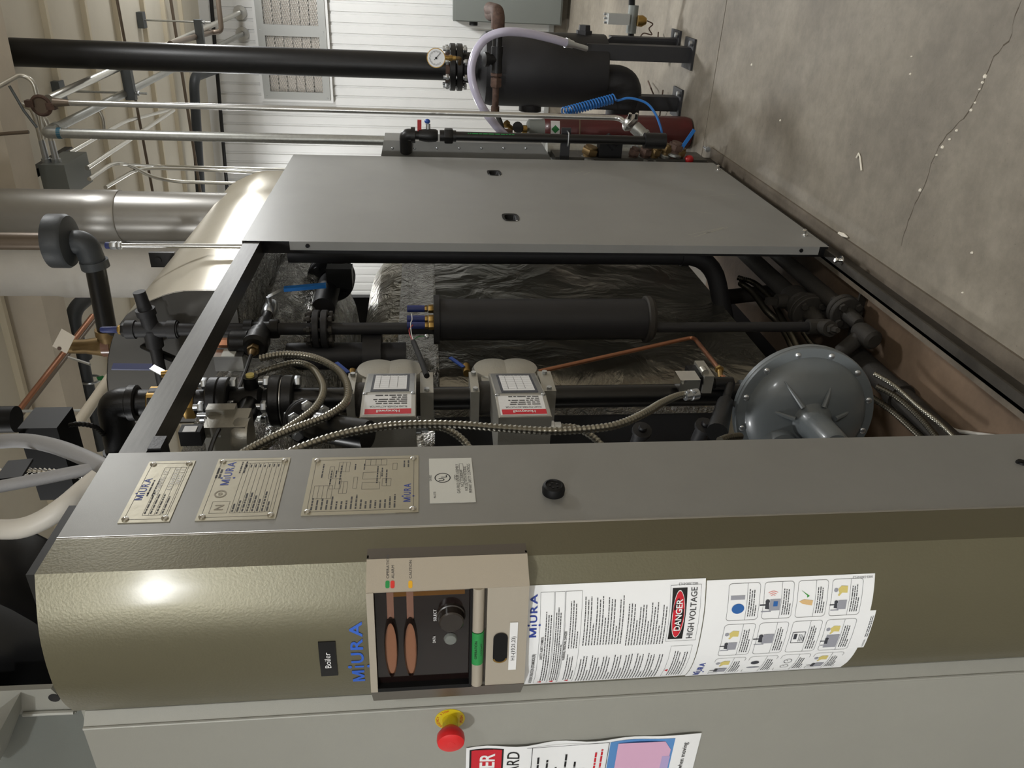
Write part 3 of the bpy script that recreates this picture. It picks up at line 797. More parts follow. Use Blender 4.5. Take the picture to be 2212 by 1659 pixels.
# coloured things seen behind the dark window
e = BS.ab(870, 1284); q0 = BS.ab(842, 1300)[0]
m = MB(); BS.rect(m, q0, BS.ab(1005, 1290)[1], LB - .004, BS.ab(848, 1290)[1], -.0115); m.build('amber_strip', 'amber_film', win)
for xx in (845, 887):
    zc_ = BS.ab(xx, 1400)[1]; al = BS.ab(xx, 1463)[0]; ar = BS.ab(xx, 1342)[0]
    ln = MB(); ac = (al + ar) / 2; ra_ = (ar - al) / 2; rb_ = BS.ab(xx - 16, 1400)[1] - zc_
    vs = []; fs = []; N_ = 32
    for k, (f_, hh) in enumerate(((1.0, -.011), (.93, -.002), (.82, .002), (.70, -.003))):
        vs += [BS.f(ac + ra_ * (1 - (1 - f_) * rb_ / ra_ * 1.2) * math.cos(2 * math.pi * j / N_), zc_ + rb_ * f_ * math.sin(2 * math.pi * j / N_), hh) for j in range(N_)]
    for k in range(3):
        for j in range(N_): fs.append((k * N_ + j, k * N_ + (j + 1) % N_, (k + 1) * N_ + (j + 1) % N_, (k + 1) * N_ + j))
    lo = ln.add(vs, fs).build('lens_ring', 'lens_shell', cu)
    m = MB(); BS.poly(m, [(ac + ra_ * .90 * math.copysign(abs(math.cos(2 * math.pi * j / 40)) ** .75, math.cos(2 * math.pi * j / 40)), zc_ + rb_ * .70 * math.copysign(abs(math.sin(2 * math.pi * j / 40)) ** .85, math.sin(2 * math.pi * j / 40))) for j in range(40)], -.0025); m.build('lens', 'lens_brown', lo)
    m = MB(); BS.rect(m, ar - .004, zc_ - rb_ * .5, LB - .001, zc_ + rb_ * .42, -.0108); m.build('film_strip', 'film_pink', win)
ka, kz = BS.ab(975, 1338); kr = rp(BS.f(ka, kz, 0), 30)
kn = MB().lathe(BS.f(ka, kz, -.013), BS.n, [(0, kr * 1.05), (.006, kr * 1.03), (.007, kr * .95), (.02, kr * .9), (.022, kr * .8)], 36).build('select_knob', 'knob_brown', cu)
ka, kz = BS.ab(974, 1390); kr = rp(BS.f(ka, kz, 0), 14)
MB().lathe(BS.f(ka, kz, -.013), BS.n, [(0, kr * 1.1), (.004, kr), (.006, kr * .85), (.0065, kr * .5)], 24).build('data_button', 'enclosure_grey', cu)
m = MB(); ta, tb = BS.ab(943, 1351); BS.text(m, 'SELECT', ta, tb, .005, BS.ab(940, 1326)[0] - ta, -.0105)
ta, tb = BS.ab(941, 1398); BS.text(m, 'DATA', ta, tb, .0048, BS.ab(938, 1384)[0] - ta, -.0105); m.build('window_lettering', 'ink_white', win)
# rounded strip with the green button
zs0, zs1 = gb + .004, wb - .003; zc_ = (zs0 + zs1) / 2; rr_ = (zs1 - zs0) / 2
g0, g1 = BS.ab(1034, 1432)[0], BS.ab(1034, 1365)[0]
for a_, b_, mt, nm in ((0.003, g0 - .001, 'bezel', 'button_strip'), (g1 + .001, LB, 'bezel', 'button_strip')):
    MB().cyl(BS.f(a_, zc_, -.006), BS.f(b_, zc_, -.006), rr_, n=20).build(nm, mt, cu)
gbn = MB().cyl(BS.f(g0, zc_, -.005), BS.f(g1, zc_, -.005), rr_ * 1.04, n=24).build('operation_button', 'green_btn', cu)
BS.solid(MB(), 0, gb, LB, wb, .004, 1, 1, -.014).build('strip_back', 'bezel_dark', cu)
m = MB(); BS.text(m, 'OPERATION', (g0 + g1) / 2, zc_ + .001, .0048, (g1 - g0) * .56, rr_ * .99 - .004, 'CENTER')
BS.text(m, 'ON/OFF', (g0 + g1) / 2, zc_ - .007, .0042, (g1 - g0) * .40, rr_ * .93 - .005, 'CENTER'); m.build('lettering', 'ink', gbn)
# finger slot and strip label on the lower plate
q0 = BS.ab(1080, 1430); q1 = BS.ab(1080, 1367); zz0, zz1 = BS.ab(1096, 1400)[1], BS.ab(1065, 1400)[1]
m = MB(); BS.rrect(m, q0[0], zz0, q1[0], zz1, (zz1 - zz0) / 2 - .0005, .0008); m.build('finger_slot', 'black_plastic', cu)
m = MB(); BS.ring(m, q0[0] + .0085, (zz0 + zz1) / 2, .007, .0095, .0012, 16, 90, 270, (zz1 - zz0) / .019); m.build('slot_edge', 'brass', cu)
q0 = BS.ab(1108, 1446); q1 = BS.ab(1114, 1344); zz0, zz1 = BS.ab(1117, 1390)[1], BS.ab(1100, 1390)[1]
lb = BS.solid(MB(), q0[0], zz0, q1[0], zz1, .0008).build('strip_label', 'sticker', cu)
m = MB(); BS.text(m, 'H1-(19,21,23)', (q0[0] + q1[0]) / 2 - .004, zz0 + .0035, .0068, (q1[0] - q0[0]) * .50, .0014, 'CENTER'); m.build('lettering', 'ink', lb)
# indicator marks on the right facet
for xx, mt, tx in ((837, 'green_led', 'OPERATION'), (848, 'red_led', 'ALARM'), (886.5, 'amber_led', 'CAUTION')):
    a_, b_ = AS.ab(xx, 1263); hw = .0062; hh = .0033
    m = MB(); AS.rrect(m, a_ - hw, b_ - hh, a_ + hw, b_ + hh, .0028, .0016); m.build('indicator', mt, cu)
    m = MB(); a2, b2 = AS.ab(xx, 1250); AS.text(m, tx, a2, b2 - .0025, .0046, .0052 * len(tx) * .82, .0016); m.build('lettering', 'ink_grey', cu)

# ================================================================= PRINTED SHEETS ON THE COVER
def sheet_thing(name, label, corners):
    P = [cover_hit(*c) for c in corners]
    a0 = (P[0][0] + P[1][0]) / 2; a1 = (P[2][0] + P[3][0]) / 2; b0 = (P[1][1] + P[2][1]) / 2; b1 = (P[0][1] + P[3][1]) / 2
    t = thing(name, label, 'sign', CS.f((a0 + a1) / 2, b0, 0))
    CS.solid(MB(), a0, b0, a1, b1, .0010, 16, 1, .0004).build('sheet', 'paper', t)
    return t, a0, b0, a1, b1
t, a0, b0, a1, b1 = sheet_thing('operation_sheet', 'white safe boiler operation sheet with red danger oval, stuck below control unit', [(1125, 1476), (1480, 1458), (1522, 1250), (1141, 1263)])
w_, h_ = a1 - a0, b1 - b0; HS = .0022
def X_(u): return a0 + w_ * u
def Z_(v): return b1 - h_ * v
m = MB(); CS.text(m, 'SAFE BOILER OPERATION (STEAM BOILER)', X_(.04), Z_(.055), .0058, w_ * .40, HS, bold=.015)
CS.text(m, 'SAFETY ALERT SYMBOL', X_(.38), Z_(.095), .0048, w_ * .22, HS, bold=.015); CS.text(m, 'WARNING, PERSONAL DANGER', X_(.36), Z_(.225), .0048, w_ * .28, HS, bold=.015)
CS.text(m, 'HIGH VOLTAGE', X_(.52), Z_(.952), .0115, w_ * .42, HS, bold=.01); CS.text(m, '0002-3500-01C3', X_(.975), Z_(.955), .0046, h_ * .11, HS, rot=math.pi / 2)
for v0, v1 in ((.07, .145), (.15, .205), (.21, .30)): CS.frame(m, X_(.03), Z_(v1), X_(.95), Z_(v0), .0005, HS)
CS.frame(m, X_(.03), Z_(.965), X_(.45), Z_(.84), .0005, HS); CS.frame(m, X_(.50), Z_(.975), X_(.96), Z_(.80), .0005, HS)
CS.words(m, X_(.08), Z_(.102), X_(.93), 3, h_ * .0135, .0017, HS); CS.words(m, X_(.08), Z_(.158), X_(.93), 4, h_ * .012, .0016, HS)
CS.words(m, X_(.08), Z_(.238), X_(.46), 4, h_ * .0145, .0016, HS); CS.words(m, X_(.48), Z_(.238), X_(.93), 4, h_ * .0145, .0016, HS)
CS.words(m, X_(.03), Z_(.318), X_(.46), 30, h_ * .0165, .0017, HS, .85); CS.words(m, X_(.50), Z_(.318), X_(.96), 14, h_ * .0165, .0017, HS, .9); CS.words(m, X_(.48), Z_(.565), X_(.93), 14, h_ * .0165, .0017, HS, .8)
CS.words(m, X_(.05), Z_(.87), X_(.44), 6, h_ * .0145, .0016, HS)
m.build('black_print', 'ink_grey', t)
m = MB()
for v in (.10, .17, .26): CS.poly(m, [(X_(.035), Z_(v + .013)), (X_(.072), Z_(v + .013)), (X_(.0535), Z_(v - .012))], HS)
CS.poly(m, [(X_(.13), Z_(.862)), (X_(.165), Z_(.862)), (X_(.1475), Z_(.842))], HS); m.build('warning_triangle', 'danger_red', t)
m = MB(); miura(m, CS, X_(.60), Z_(.052), .0125, w_ * .34, HS); m.build('brand_lettering', 'logo_blue', t)
dg = MB(); CS.rect(dg, X_(.52), Z_(.895), X_(.94), Z_(.81), HS, 8, 1); dg = dg.build('danger_field', 'danger_black', t)
zc_ = (Z_(.895) + Z_(.81)) / 2; ac = X_(.73)
m = MB(); CS.disc(m, ac, zc_, w_ * .195, h_ * .036, HS + .0004); m.build('danger_oval_edge', 'ink_white', dg)
m = MB(); CS.disc(m, ac, zc_, w_ * .188, h_ * .033, HS + .0007); m.build('danger_oval', 'danger_red', dg)
m = MB(); CS.text(m, 'DANGER', ac, zc_ - .0055, .0115, w_ * .26, HS + .0010, 'CENTER', bold=.02); m.build('danger_lettering', 'ink_white', dg)

t, a0, b0, a1, b1 = sheet_thing('pictogram_sheet', 'white sheet with a grid of twelve service pictograms, overlapping the operation sheet', [(1484, 1458), (1815, 1440), (1888, 1241), (1522, 1251)])
w_, h_ = a1 - a0, b1 - b0
m = MB(); g = MB(); dk = MB(); tn = MB(); bl = MB(); rd = MB(); gn = MB(); sk = MB()
cols_ = ((.03, .30), (.335, .645), (.68, .97)); rows_ = ((.13, .315), (.34, .515), (.54, .72), (.745, .93))
def boiler_icon(x0, y0, k):
    CS.poly(g, [(x0 - .4 * k, y0 - .5 * k), (x0 + .45 * k, y0 - .5 * k), (x0 + .45 * k, y0 + .25 * k), (x0 - .4 * k, y0 + .25 * k)], HS)
    CS.poly(dk, [(x0 - .3 * k, y0 + .25 * k), (x0 + .3 * k, y0 + .3 * k), (x0 + .2 * k, y0 + .55 * k), (x0 - .25 * k, y0 + .55 * k)], HS)
    CS.disc(dk, x0 + .3 * k, y0 + .42 * k, .16 * k, h=HS + .0002, n=10); CS.rect(dk, x0 + .0 * k, y0 + .5 * k, x0 + .1 * k, y0 + .95 * k, HS)
    CS.rect(g, x0 - .5 * k, y0 + .1 * k, x0 - .42 * k, y0 + .8 * k, HS)
def person_icon(x0, y0, k):
    CS.disc(g, x0, y0 + .6 * k, .2 * k, h=HS, n=12)
    CS.poly(tn, [(x0 - .3 * k, y0 - .5 * k), (x0 + .35 * k, y0 - .5 * k), (x0 + .4 * k, y0 + .1 * k), (x0 + .1 * k, y0 + .4 * k), (x0 - .25 * k, y0 + .3 * k)], HS)
    CS.poly(tn, [(x0 - .6 * k, y0 + .25 * k), (x0 - .2 * k, y0 - .05 * k), (x0 - .15 * k, y0 + .15 * k), (x0 - .5 * k, y0 + .4 * k)], HS)
idx = 0
for r_, (v0, v1) in enumerate(rows_):
    for c_, (u0, u1) in enumerate(cols_):
        CS.frame(m, X_(u0), Z_(v1), X_(u1), Z_(v0), .0006, HS, .006)
        zl = Z_(v0 + (v1 - v0) * .60); CS.line(m, X_(u0), zl, X_(u1), zl, .0006, HS)
        CS.words(m, X_(u0 + .03), zl - .0035, X_(u1 - .02), 4, .0042, .0018, HS, .9)
        cx = X_((u0 + u1) / 2); cz = (Z_(v0) + zl) / 2; k = .022
        if idx in (0, 1, 10, 11) or idx == 9: boiler_icon(cx - .014, cz - .002, k); person_icon(cx + .016, cz - .002, k * .9)
        elif idx == 2:
            CS.disc(bl, cx - .012, cz - .002, .010, .0115, HS); CS.rect(g, cx + .006, cz - .013, cx + .014, cz + .013, HS)
        elif idx == 3:
            CS.disc(g, cx - .008, cz, .003, .013, HS); CS.disc(dk, cx + .012, cz + .002, .006, .008, HS)
        elif idx == 4: boiler_icon(cx, cz - .002, k * 1.2)
        elif idx == 5:
            boiler_icon(cx - .008, cz - .002, k * 1.2); CS.rect(bl, cx - .010, cz - .010, cx + .0, cz - .002, HS + .0003)
            for q in range(3): CS.ring(rd, cx + .006, cz, .006 + .0035 * q, .0068 + .0035 * q, HS, 8, -40, 40)
        elif idx == 6:
            for q in (-.011, .011): CS.ring(dk, cx + q, cz, .007, .008, HS); CS.line(dk, cx + q, cz, cx + q + .004, cz + .004, .0008, HS)
        elif idx == 7:
            CS.frame(dk, cx - .013, cz - .012, cx + .013, cz + .012, .0012, HS); CS.rect(dk, cx - .004, cz + .003, cx + .009, cz + .009, HS); CS.words(dk, cx - .01, cz - .001, cx + .011, 4, .003, .0012, HS)
        elif idx == 8:
            CS.poly(sk, [(cx - .012, cz - .012), (cx - .002, cz - .013), (cx + .001, cz + .004), (cx - .003, cz + .013), (cx - .008, cz + .006)], HS)
            CS.poly(gn, [(cx + .004, cz - .001), (cx + .007, cz - .006), (cx + .019, cz + .011), (cx + .008, cz - .001)], HS)
        idx += 1
CS.rect(g, X_(.37), Z_(.85), X_(.50), Z_(.77), HS + .0003)
CS.text(m, '0002-3302-01C3', X_(.985), Z_(.985), .0042, h_ * .12, HS, rot=math.pi / 2)
m.build('black_print', 'ink_grey', t)
for mm, nm, mt in ((g, 'grey_print', 'print_grey'), (dk, 'dark_print', 'print_dark'), (tn, 'tan_print', 'print_tan'), (bl, 'blue_print', 'print_blue'), (rd, 'red_print', 'print_red'), (gn, 'green_print', 'print_green'), (sk, 'skin_print', 'print_skin')):
    mm.build(nm, mt, t)
m = MB(); miura(m, CS, X_(.03), Z_(.075), .0115, w_ * .22, HS); m.build('brand_lettering', 'logo_blue', t)
P = [cover_hit(*c) for c in ((1855, 1398), (1862, 1398), (1888, 1318), (1882, 1318))]
ctn = thing('caution_strip', 'narrow white caution strip peeking out below the pictogram sheet', 'sticker', CS.f(P[0][0], P[1][1], 0))
CS.solid(MB(), P[0][0], P[2][1] - .004, P[2][0], P[2][1] + .012, .0006, 6, 1, .0001).build('sheet', 'paper', ctn)
m = MB(); CS.text(m, 'CAUTION -', P[0][0] + .003, P[2][1] - .001, .0038, .022, .001); CS.words(m, P[0][0] + .03, P[2][1] + .0035, P[2][0] - .004, 2, .0035, .0018, .001); m.build('lettering', 'ink_grey', ctn)

# ================================================================= LEFT GREY ENCLOSURE, STOP BUTTON, POSTER
le = thing('front_enclosure', 'pale grey front enclosure door left of the olive cover, holding poster and stop button', 'panel', (-1.5, .98, 0))
YB = .968
m = MB(); pr = [(-1.226, 1.064), (-1.226, .990), (-1.247, .968), (-1.95, .968), (-1.95, 1.064)]
m.prism([(x, y, 0) for x, y in pr], (0, 0, ZT)).build('door_sheet', 'panel_grey_front', le)
MB().cyl((-1.2465, .9695, 0), (-1.2465, .9695, ZT), .0035, n=8).build('edge_bead', 'panel_grey_front', le)
MB().box((-1.226, .992, 0), (-1.19, 1.06, ZT)).build('jamb', 'panel_grey_front', le)
LS = plane_sheet((0, YB, 0), (1, 0, 0), (0, 0, 1))
a_, b_ = LS.ab(972, 1553); pc = LS.f(a_, b_, 0)
es = thing('emergency_stop', 'red mushroom emergency stop button on a yellow ring', 'button', pc)
rr_ = .0285
rg = MB().lathe(pc, (0, -1, 0), [(0, rr_), (.0012, rr_), (.0013, .016)], 40).build('ring_plate', 'estop_yellow', es)
m = MB()
def arc_text(body, r, start, stp, size):
    for i, ch in enumerate(body):
        if ch == ' ': continue
        an = math.radians(start - stp * i)
        LS.text(m, ch, a_ + r * math.cos(an), b_ + r * math.sin(an), size, None, .0018, 'CENTER', an - math.pi / 2)
arc_text('EMERGENCY STOP', .0215, 172, 12.6, .0052)
LS.text(m, 'PUSH', a_, b_ - .0245, .0062, .020, .0018, 'CENTER'); m.build('ring_lettering', 'danger_red', rg)
MB().lathe(pc + V((0, -.0012, 0)), (0, -1, 0), [(0, .0145), (.016, .0145), (.024, .0135)], 32).build('collar', 'estop_yellow', es)
MB().lathe(pc + V((0, -.022, 0)), (0, -1, 0), [(0, .014), (.006, .02), (.014, .0255), (.024, .0262), (.030, .0245), (.0325, .019), (.0335, .008), (.034, .0075), (.034, .001)], 40).build('mushroom_head', 'estop_red', es)
# hazard poster, paper with a wavy edge
pa1, pt = LS.ab(1007, 1616); pb = LS.ab(1515, 1577)[1]; a_r = (LS.ab(1007, 1616)[0] + LS.ab(1515, 1577)[0]) / 2
PW = .205
ps = thing('hazard_poster', 'wavy paper hazard poster taped on the grey enclosure under the stop button', 'poster', (a_r - PW / 2, YB, pb))
def pf(a, b, h=0.0):
    k = .0025 * math.sin((b - pb) * 38) + .0025
    return V((a + .0022 * math.sin((b - pb) * 47) * (a - (a_r - PW)) / PW, YB - .0012 - k - h, b))
PS = Sheet(pf)
PS.solid(MB(), a_r - PW, pb, a_r, pt, .0006, 6, 24).build('sheet', 'paper', ps)
H_ = pt - pb
def pa(u): return a_r - PW * (1 - u)
def pz(v): return pt - H_ * v
hh = .0016
m = MB(); PS.rect(m, pa(.03), pz(.155), pa(.965), pz(.015), hh, 8, 8); rf = m.build('red_field', 'danger_black', ps)
m = MB(); PS.rect(m, pa(.04), pz(.148), pa(.955), pz(.022), hh + .0004, 8, 8); m.build('red_field', 'danger_red', ps)
m = MB(); PS.text(m, 'DANGER', pa(.5), pz(.118), .030, PW * .80, hh + .0012, 'CENTER', bold=.02); m.build('white_lettering', 'ink_white', ps)
m = MB(); PS.text(m, 'HAZARD', pa(.93), pz(.222), .026, PW * .66, hh, 'RIGHT')
PS.frame(m, pa(.03), pz(.275), pa(.965), pz(.015), .001, hh); PS.frame(m, pa(.03), pz(.60), pa(.965), pz(.275), .0012, hh)
for k in range(6): PS.words(m, pa(.08), pz(.30 + .04 * k), pa(.93 - .12 * (k % 3)), 1, .01, .0042, hh)
PS.text(m, 'boiler when moving', pa(.88), pz(.945), .0105, PW * .62, hh, 'RIGHT'); m.build('black_print', 'ink', ps)
m = MB()
for k in range(2): PS.words(m, pa(.35), pz(.545 + .025 * k), pa(.95), 1, .01, .004, hh)
m.build('red_print', 'danger_red', ps)
m = MB(); PS.rect(m, pa(.03), pz(.885), pa(.965), pz(.605), hh, 6, 8); m.build('blue_field', 'sign_blue', ps)
m = MB(); PS.poly(m, [(pa(.40), pz(.875)), (pa(.80), pz(.875)), (pa(.93), pz(.845)), (pa(.93), pz(.64)), (pa(.40), pz(.64))], hh + .0008); m.build('pink_field', 'sign_pink', ps)
m = MB(); PS.poly(m, [(pa(.40), pz(.878)), (pa(.70), pz(.878)), (pa(.70), pz(.69)), (pa(.40), pz(.69))], hh + .0012); m.build('violet_field', 'sign_violet', ps)
m = MB(); PS.ring(m, pa(.57), pz(.765), .014, .019, hh + .0018, 28); PS.line(m, pa(.57) - .0105, pz(.765) + .0105, pa(.57) + .0105, pz(.765) - .0105, .004, hh + .0018); m.build('prohibition_sign', 'danger_red', ps)
# ================================================================= INSIDE THE BOILER
def bez_patch(pts): return pts
# ---- foil wrapped drum
cx, cy, hx, hy, cr = -1.86, 2.78, .655, .98, .50
def rrect_xy(hx, hy, r, n=8):
    P = []
    for sx, sy, st in ((1, -1, -90), (1, 1, 0), (-1, 1, 90), (-1, -1, 180)):
        for k in range(n + 1):
            t = math.radians(st + 90 * k / n)
            P.append((cx + sx * (hx - r) + r * math.cos(t), cy + sy * (hy - r) + r * math.sin(t)))
    return P
def loft(rings):
    m = MB(); n = len(rings[0]); vs = [p for r in rings for p in r]; fs = []
    for i in range(len(rings) - 1):
        for k in range(n): fs.append((i * n + k, i * n + (k + 1) % n, (i + 1) * n + (k + 1) % n, (i + 1) * n + k))
    fs.append(tuple(reversed(range(n)))); fs.append(tuple(range((len(rings) - 1) * n, len(rings) * n)))
    return m.add(vs, fs)
wY = PX(1000, 709, -1.1).y
zd0 = .40; zd1 = ZY(935, 600, 2.9); zd2 = ZY(865, 600, 2.9); zd3 = ZY(770, 760, 2.5)
dr = thing('boiler_drum', 'big boiler drum jacketed in creased silver foil inside the casing', 'boiler', (cx, cy, .3))
def rg_(z, ins, wob=0.0):
    return [V((x + random.uniform(-wob, wob), y + random.uniform(-wob, wob), z)) for x, y in rrect_xy(hx - ins, hy - ins, max(.05, cr - ins), 10)]
loft([rg_(zd0 + (zd1 - zd0) * k / 14, 0.0, .006 if 0 < k < 14 else 0) for k in range(15)]).build('foil_jacket', 'foil_smooth', dr, 60)
loft([rg_(zd1 - .01, -.006)] + [rg_(zd1 + (zd2 - zd1) * k / 5, -.010, .007) for k in range(6)]).build('foil_tape_band', 'foil_crumple', dr, 60)
loft([rg_(zd2, 0.0), rg_(zd2 + (zd3 - zd2) * .3, .012, .003), rg_(zd2 + (zd3 - zd2) * .6, .045, .003), rg_(zd2 + (zd3 - zd2) * .85, .10, .003), rg_(zd3, .18), rg_(zd3 + .02, .34)]).build('foil_shoulder', 'foil_dome', dr, 60)
MB().box((cx - .5, cy - .8, .02), (cx + .35, cy + .8, zd0)).build('plinth', 'black_matte', dr)
for yy in (2.3, 3.1):
    p = V((XS - .40, yy, .02)); MB().cyl(p, p + V((-.05, .0, .42)), .035, n=14).build('leg', 'black_dusty', dr)
# ---- foil header above
hd = thing('insulated_header', 'quilted silver foil insulation wrapped round the upper header under the top rail', 'insulation', (-1.6, 2.4, 1.95))
pr = []
for k in range(13):
    t = math.radians(-100 + 190 * k / 12); pr.append((-1.60 + .43 * math.cos(t), 2.13 + .24 * math.sin(t)))
pr += [(-2.3, 2.30), (-2.3, 1.90)]
def hring(y, ins): return [V((-1.60 + (x + 1.60) * (1 - ins), y, 2.13 + (z - 2.13) * (1 - ins))) for x, z in pr]
loft([hring(1.66, .25), hring(1.70, .06), hring(1.9, 0)] + [[p + V((random.uniform(-.012, .012), 0, random.uniform(-.012, .012))) for p in hring(1.9 + k * .12, 0)] for k in range(1, 12)] + [hring(3.3, 0), hring(3.5, .3)]).build('foil_wrap', 'foil_crumple', hd, 70)
# ---- far side casing, and a black sheet added to darken the gap
iw = MB().box((-2.7, 1.1, .1), (-2.62, 3.9, 2.12)).build('rear_casing', 'black_matte')
MB().box((-2.7, 3.86, .1), (-1.64, 3.90, 2.2)).build('dark_fill_sheet', 'black_matte', iw)
tag(iw, 'dark far side casing sheet behind the foil drum, with a black sheet added to darken the gap', 'panel')
# ---- steam pipe with flange under the header
sp_ = thing('steam_pipe', 'dark flanged pipe running back below the foil header', 'pipe', PX(715, 600, -1.22))
pc = PX(716, 600, -1.22); r0 = rp(pc, 23)
MB().tube(fillet([pc + V((0, -.32, 0)), pc + V((0, -.1, 0)), pc + V((0, .75, 0))], .02), r0, 20).build('pipe', 'black_matte', sp_)
flange(sp_, pc + V((0, -.018, 0)), (0, 1, 0), rp(pc, 50), .03, 'black_matte'); flange(sp_, pc + V((0, .018, 0)), (0, 1, 0), rp(pc, 50), .03, 'black_matte')
bolts(sp_, pc, (0, 1, 0), rp(pc, 38), 8, .012, .07, 'black_matte')
m = MB().box(pc + V((.02, -.16, -.10)), pc + V((.10, -.10, .0))).build('valve_body', 'black_iron', sp_)
# ---- down pipe behind the side panel edge, bending at the foot
dp = thing('down_pipe', 'dark vertical pipe behind the side panel edge bending inwards near the floor', 'pipe', PX(1560, 560, -1.02))
a = PX(1450, 552, -1.02); b = PX(1555, 570, -1.02)
MB().tube(fillet([V((a.x, a.y, 2.1)), V((a.x, a.y, b.z)), V((a.x - .45, a.y - .10, b.z - .14))], .12), rp(a, 20), 20).build('pipe', 'black_matte', dp)
MB().lathe((a.x, a.y, b.z + .10), (0, 0, 1), [(0, rp(a, 23)), (.03, rp(a, 23))], 20).build('coupling', 'black_matte', dp)

# ---- water column with the level cylinder
wX = -1.1
def W(x): return ZY(x, 707, wY)
wc = thing('water_column', 'dark grey water column pipe with flanges and a long vertical level cylinder', 'pipe', (wX, wY, .1))
rw = rp((wX, wY, 1.6), 13)
def vseg(x0, x1, r, material='black_matte', name='pipe', n=20, prof=None):
    return MB().cyl((wX, wY, W(x1)), (wX, wY, W(x0)), r, n=n).build(name, material, wc)
vseg(345, 690, rw); vseg(700, 940, rw); vseg(1405, 1752, rw * .88)
# upper cross fitting
zc_ = W(327)
cf = MB().cyl((wX, wY, W(385)), (wX, wY, W(276)), rw * 1.28, n=20).build('cross_fitting', 'black_matte', wc)
for z_ in (W(372), W(282)): MB().cyl((wX, wY, z_ - .014), (wX, wY, z_ + .014), rw * 1.5, n=20).build('collar', 'black_matte', cf)
pl_ = PX(317, 665, wX)
MB().lathe((wX, wY, zc_), (1, 0, 0.12), [(0, rw * 1.25), (.05, rw * 1.25), (.051, rw * 1.5), (.072, rw * 1.5)], 20).build('branch', 'black_matte', cf)
MB().lathe((wX + .07, wY, zc_ + .008), (1, 0, .12), [(0, rw * 1.1), (.025, rw * 1.0), (.06, rw * .95)], 12).build('plug', 'black_matte', cf)
MB().tube([(wX, wY, zc_), (wX - .06, wY, zc_)], [rw * 1.4, rw * 1.35], 20).build('branch', 'black_matte', cf)
MB().cyl((wX - .05, wY, zc_), (wX - .34, wY, zc_), rw * .95, n=18).build('pipe', 'black_matte', wc)
MB().hexa((wX, wY, W(276)), (0, 0, 1), rw * 1.15, W(262) - W(276)).build('bushing', 'black_iron', wc)
MB().hexa((wX, wY, W(264)), (0, 0, 1), rw * .75, W(254) - W(264)).build('gland_nut', 'brass', wc)
MB().lathe((wX, wY, W(256)), (0, 0, 1), [(0, rw * .42), (.004, rw * .55), (.05, rw * .5), (W(216) - W(256), rw * .38)], 16).build('sensor_boot', 'blue_grip', wc)
# lower cross fitting
z2 = W(565)
c2 = MB().cyl((wX, wY, W(602)), (wX, wY, W(528)), rw * 1.2, n=20).build('cross_fitting', 'black_iron', wc)
for x0, x1 in ((528, 546), (584, 602)): MB().cyl((wX, wY, W(x1)), (wX, wY, W(x0)), rw * 1.55, n=20).build('collar', 'black_iron', c2)
e = PX(545, 752, wX); f_ = PX(541, 768, wX)
ly = wY - e.y
MB().lathe((wX, wY, z2), (0, -1, .0), [(0, rw * 1.3), (ly * .25, rw * 1.35), (ly * .28, rw * 1.75), (ly * .55, rw * 1.75), (ly * .58, rw * 2.05), (ly * .92, rw * 2.05), (ly, rw * 1.6)], 24).build('strainer', 'black_iron', c2)
MB().hexa((wX, wY - ly, z2), (0, -1, 0), rw * .95, .022).build('fitting', 'brass_dull', wc)
MB().lathe((wX, wY - ly - .02, z2), (0, -1, 0), [(0, rw * .6), (.02, rw * .5), (.03, rw * .3)], 12).build('fitting', 'brass_dull', wc)
q = [V((wX, wY - ly - .04, z2)), PX(520, 830, -1.09), PX(490, 895, -1.07), PX(464, 945, -1.04), PX(450, 985, -1.02)]
smooth_tube(q, rp(q[0], 4), 8).build('capillary_tube', 'black_iron', wc)
# side drum on the strainer with brass air vent
zt0 = z2 + rw * 1.2; yy = wY - ly * .72
MB().lathe((wX, yy, zt0), (0, 0, 1), [(0, rw * 1.9), (.05, rw * 1.9), (.056, rw * 1.6)], 24).build('strainer_cap', 'black_iron', c2)
pv = PX(490, 741, wX)
MB().hexa((wX, yy, zt0 + .056), (0, 0, 1), rw * .8, .055).build('vent_nut', 'copper', wc)
MB().lathe((wX, yy, zt0 + .10), (0, 0, 1), [(0, rw * .55), (.05, rw * .5), (.052, rw * .25), (.09, rw * .25)], 14).build('vent_tube', 'brass', wc)
# ball valve with blue lever on the back branch
e = PX(577, 668, wX); f_ = PX(577, 652, wX)
MB().lathe((wX, wY, z2), (0, 1, 0), [(0, rw * 1.2), (.05, rw * 1.2), (.052, rw * .9), (.12, rw * .9)], 18).build('branch', 'black_iron', c2)
bv = MB().lathe((wX, wY + .11, z2), (0, 1, 0), [(0, rw * .9), (.01, rw * 1.15), (.05, rw * 1.25), (.085, rw * 1.1), (.10, rw * .8)], 16).build('ball_valve', 'zinc', wc)
MB().cyl((wX, wY + .16, z2), (wX + .045, wY + .16, z2 + .0), rw * .45, n=12).build('valve_stem', 'zinc', bv)
h0 = V((wX + .045, wY + .16, z2)); 
MB().bar(h0, h0 + V((.02, .02, -.05)), .022, .004, (1, 0, 0)).build('lever_arm', 'zinc', bv)
MB().bar(h0 + V((.02, .02, -.05)), h0 + V((.03, .03, -.19)), .024, .012, (1, 0, 0)).build('lever_grip', 'blue_bright', bv)
# flange pair
zf = (W(693)); fth = (W(677) - W(691))
for xa in (684.5, 702.5): flange(wc, (wX, wY, W(xa)), (0, 0, 1), rp((wX, wY, zf), 41), fth, 'black_matte')
bolts(wc, (wX, wY, zf), (0, 0, 1), rp((wX, wY, zf), 31), 8, .012, W(676) - W(711) + .006, 'black_dusty', .35)
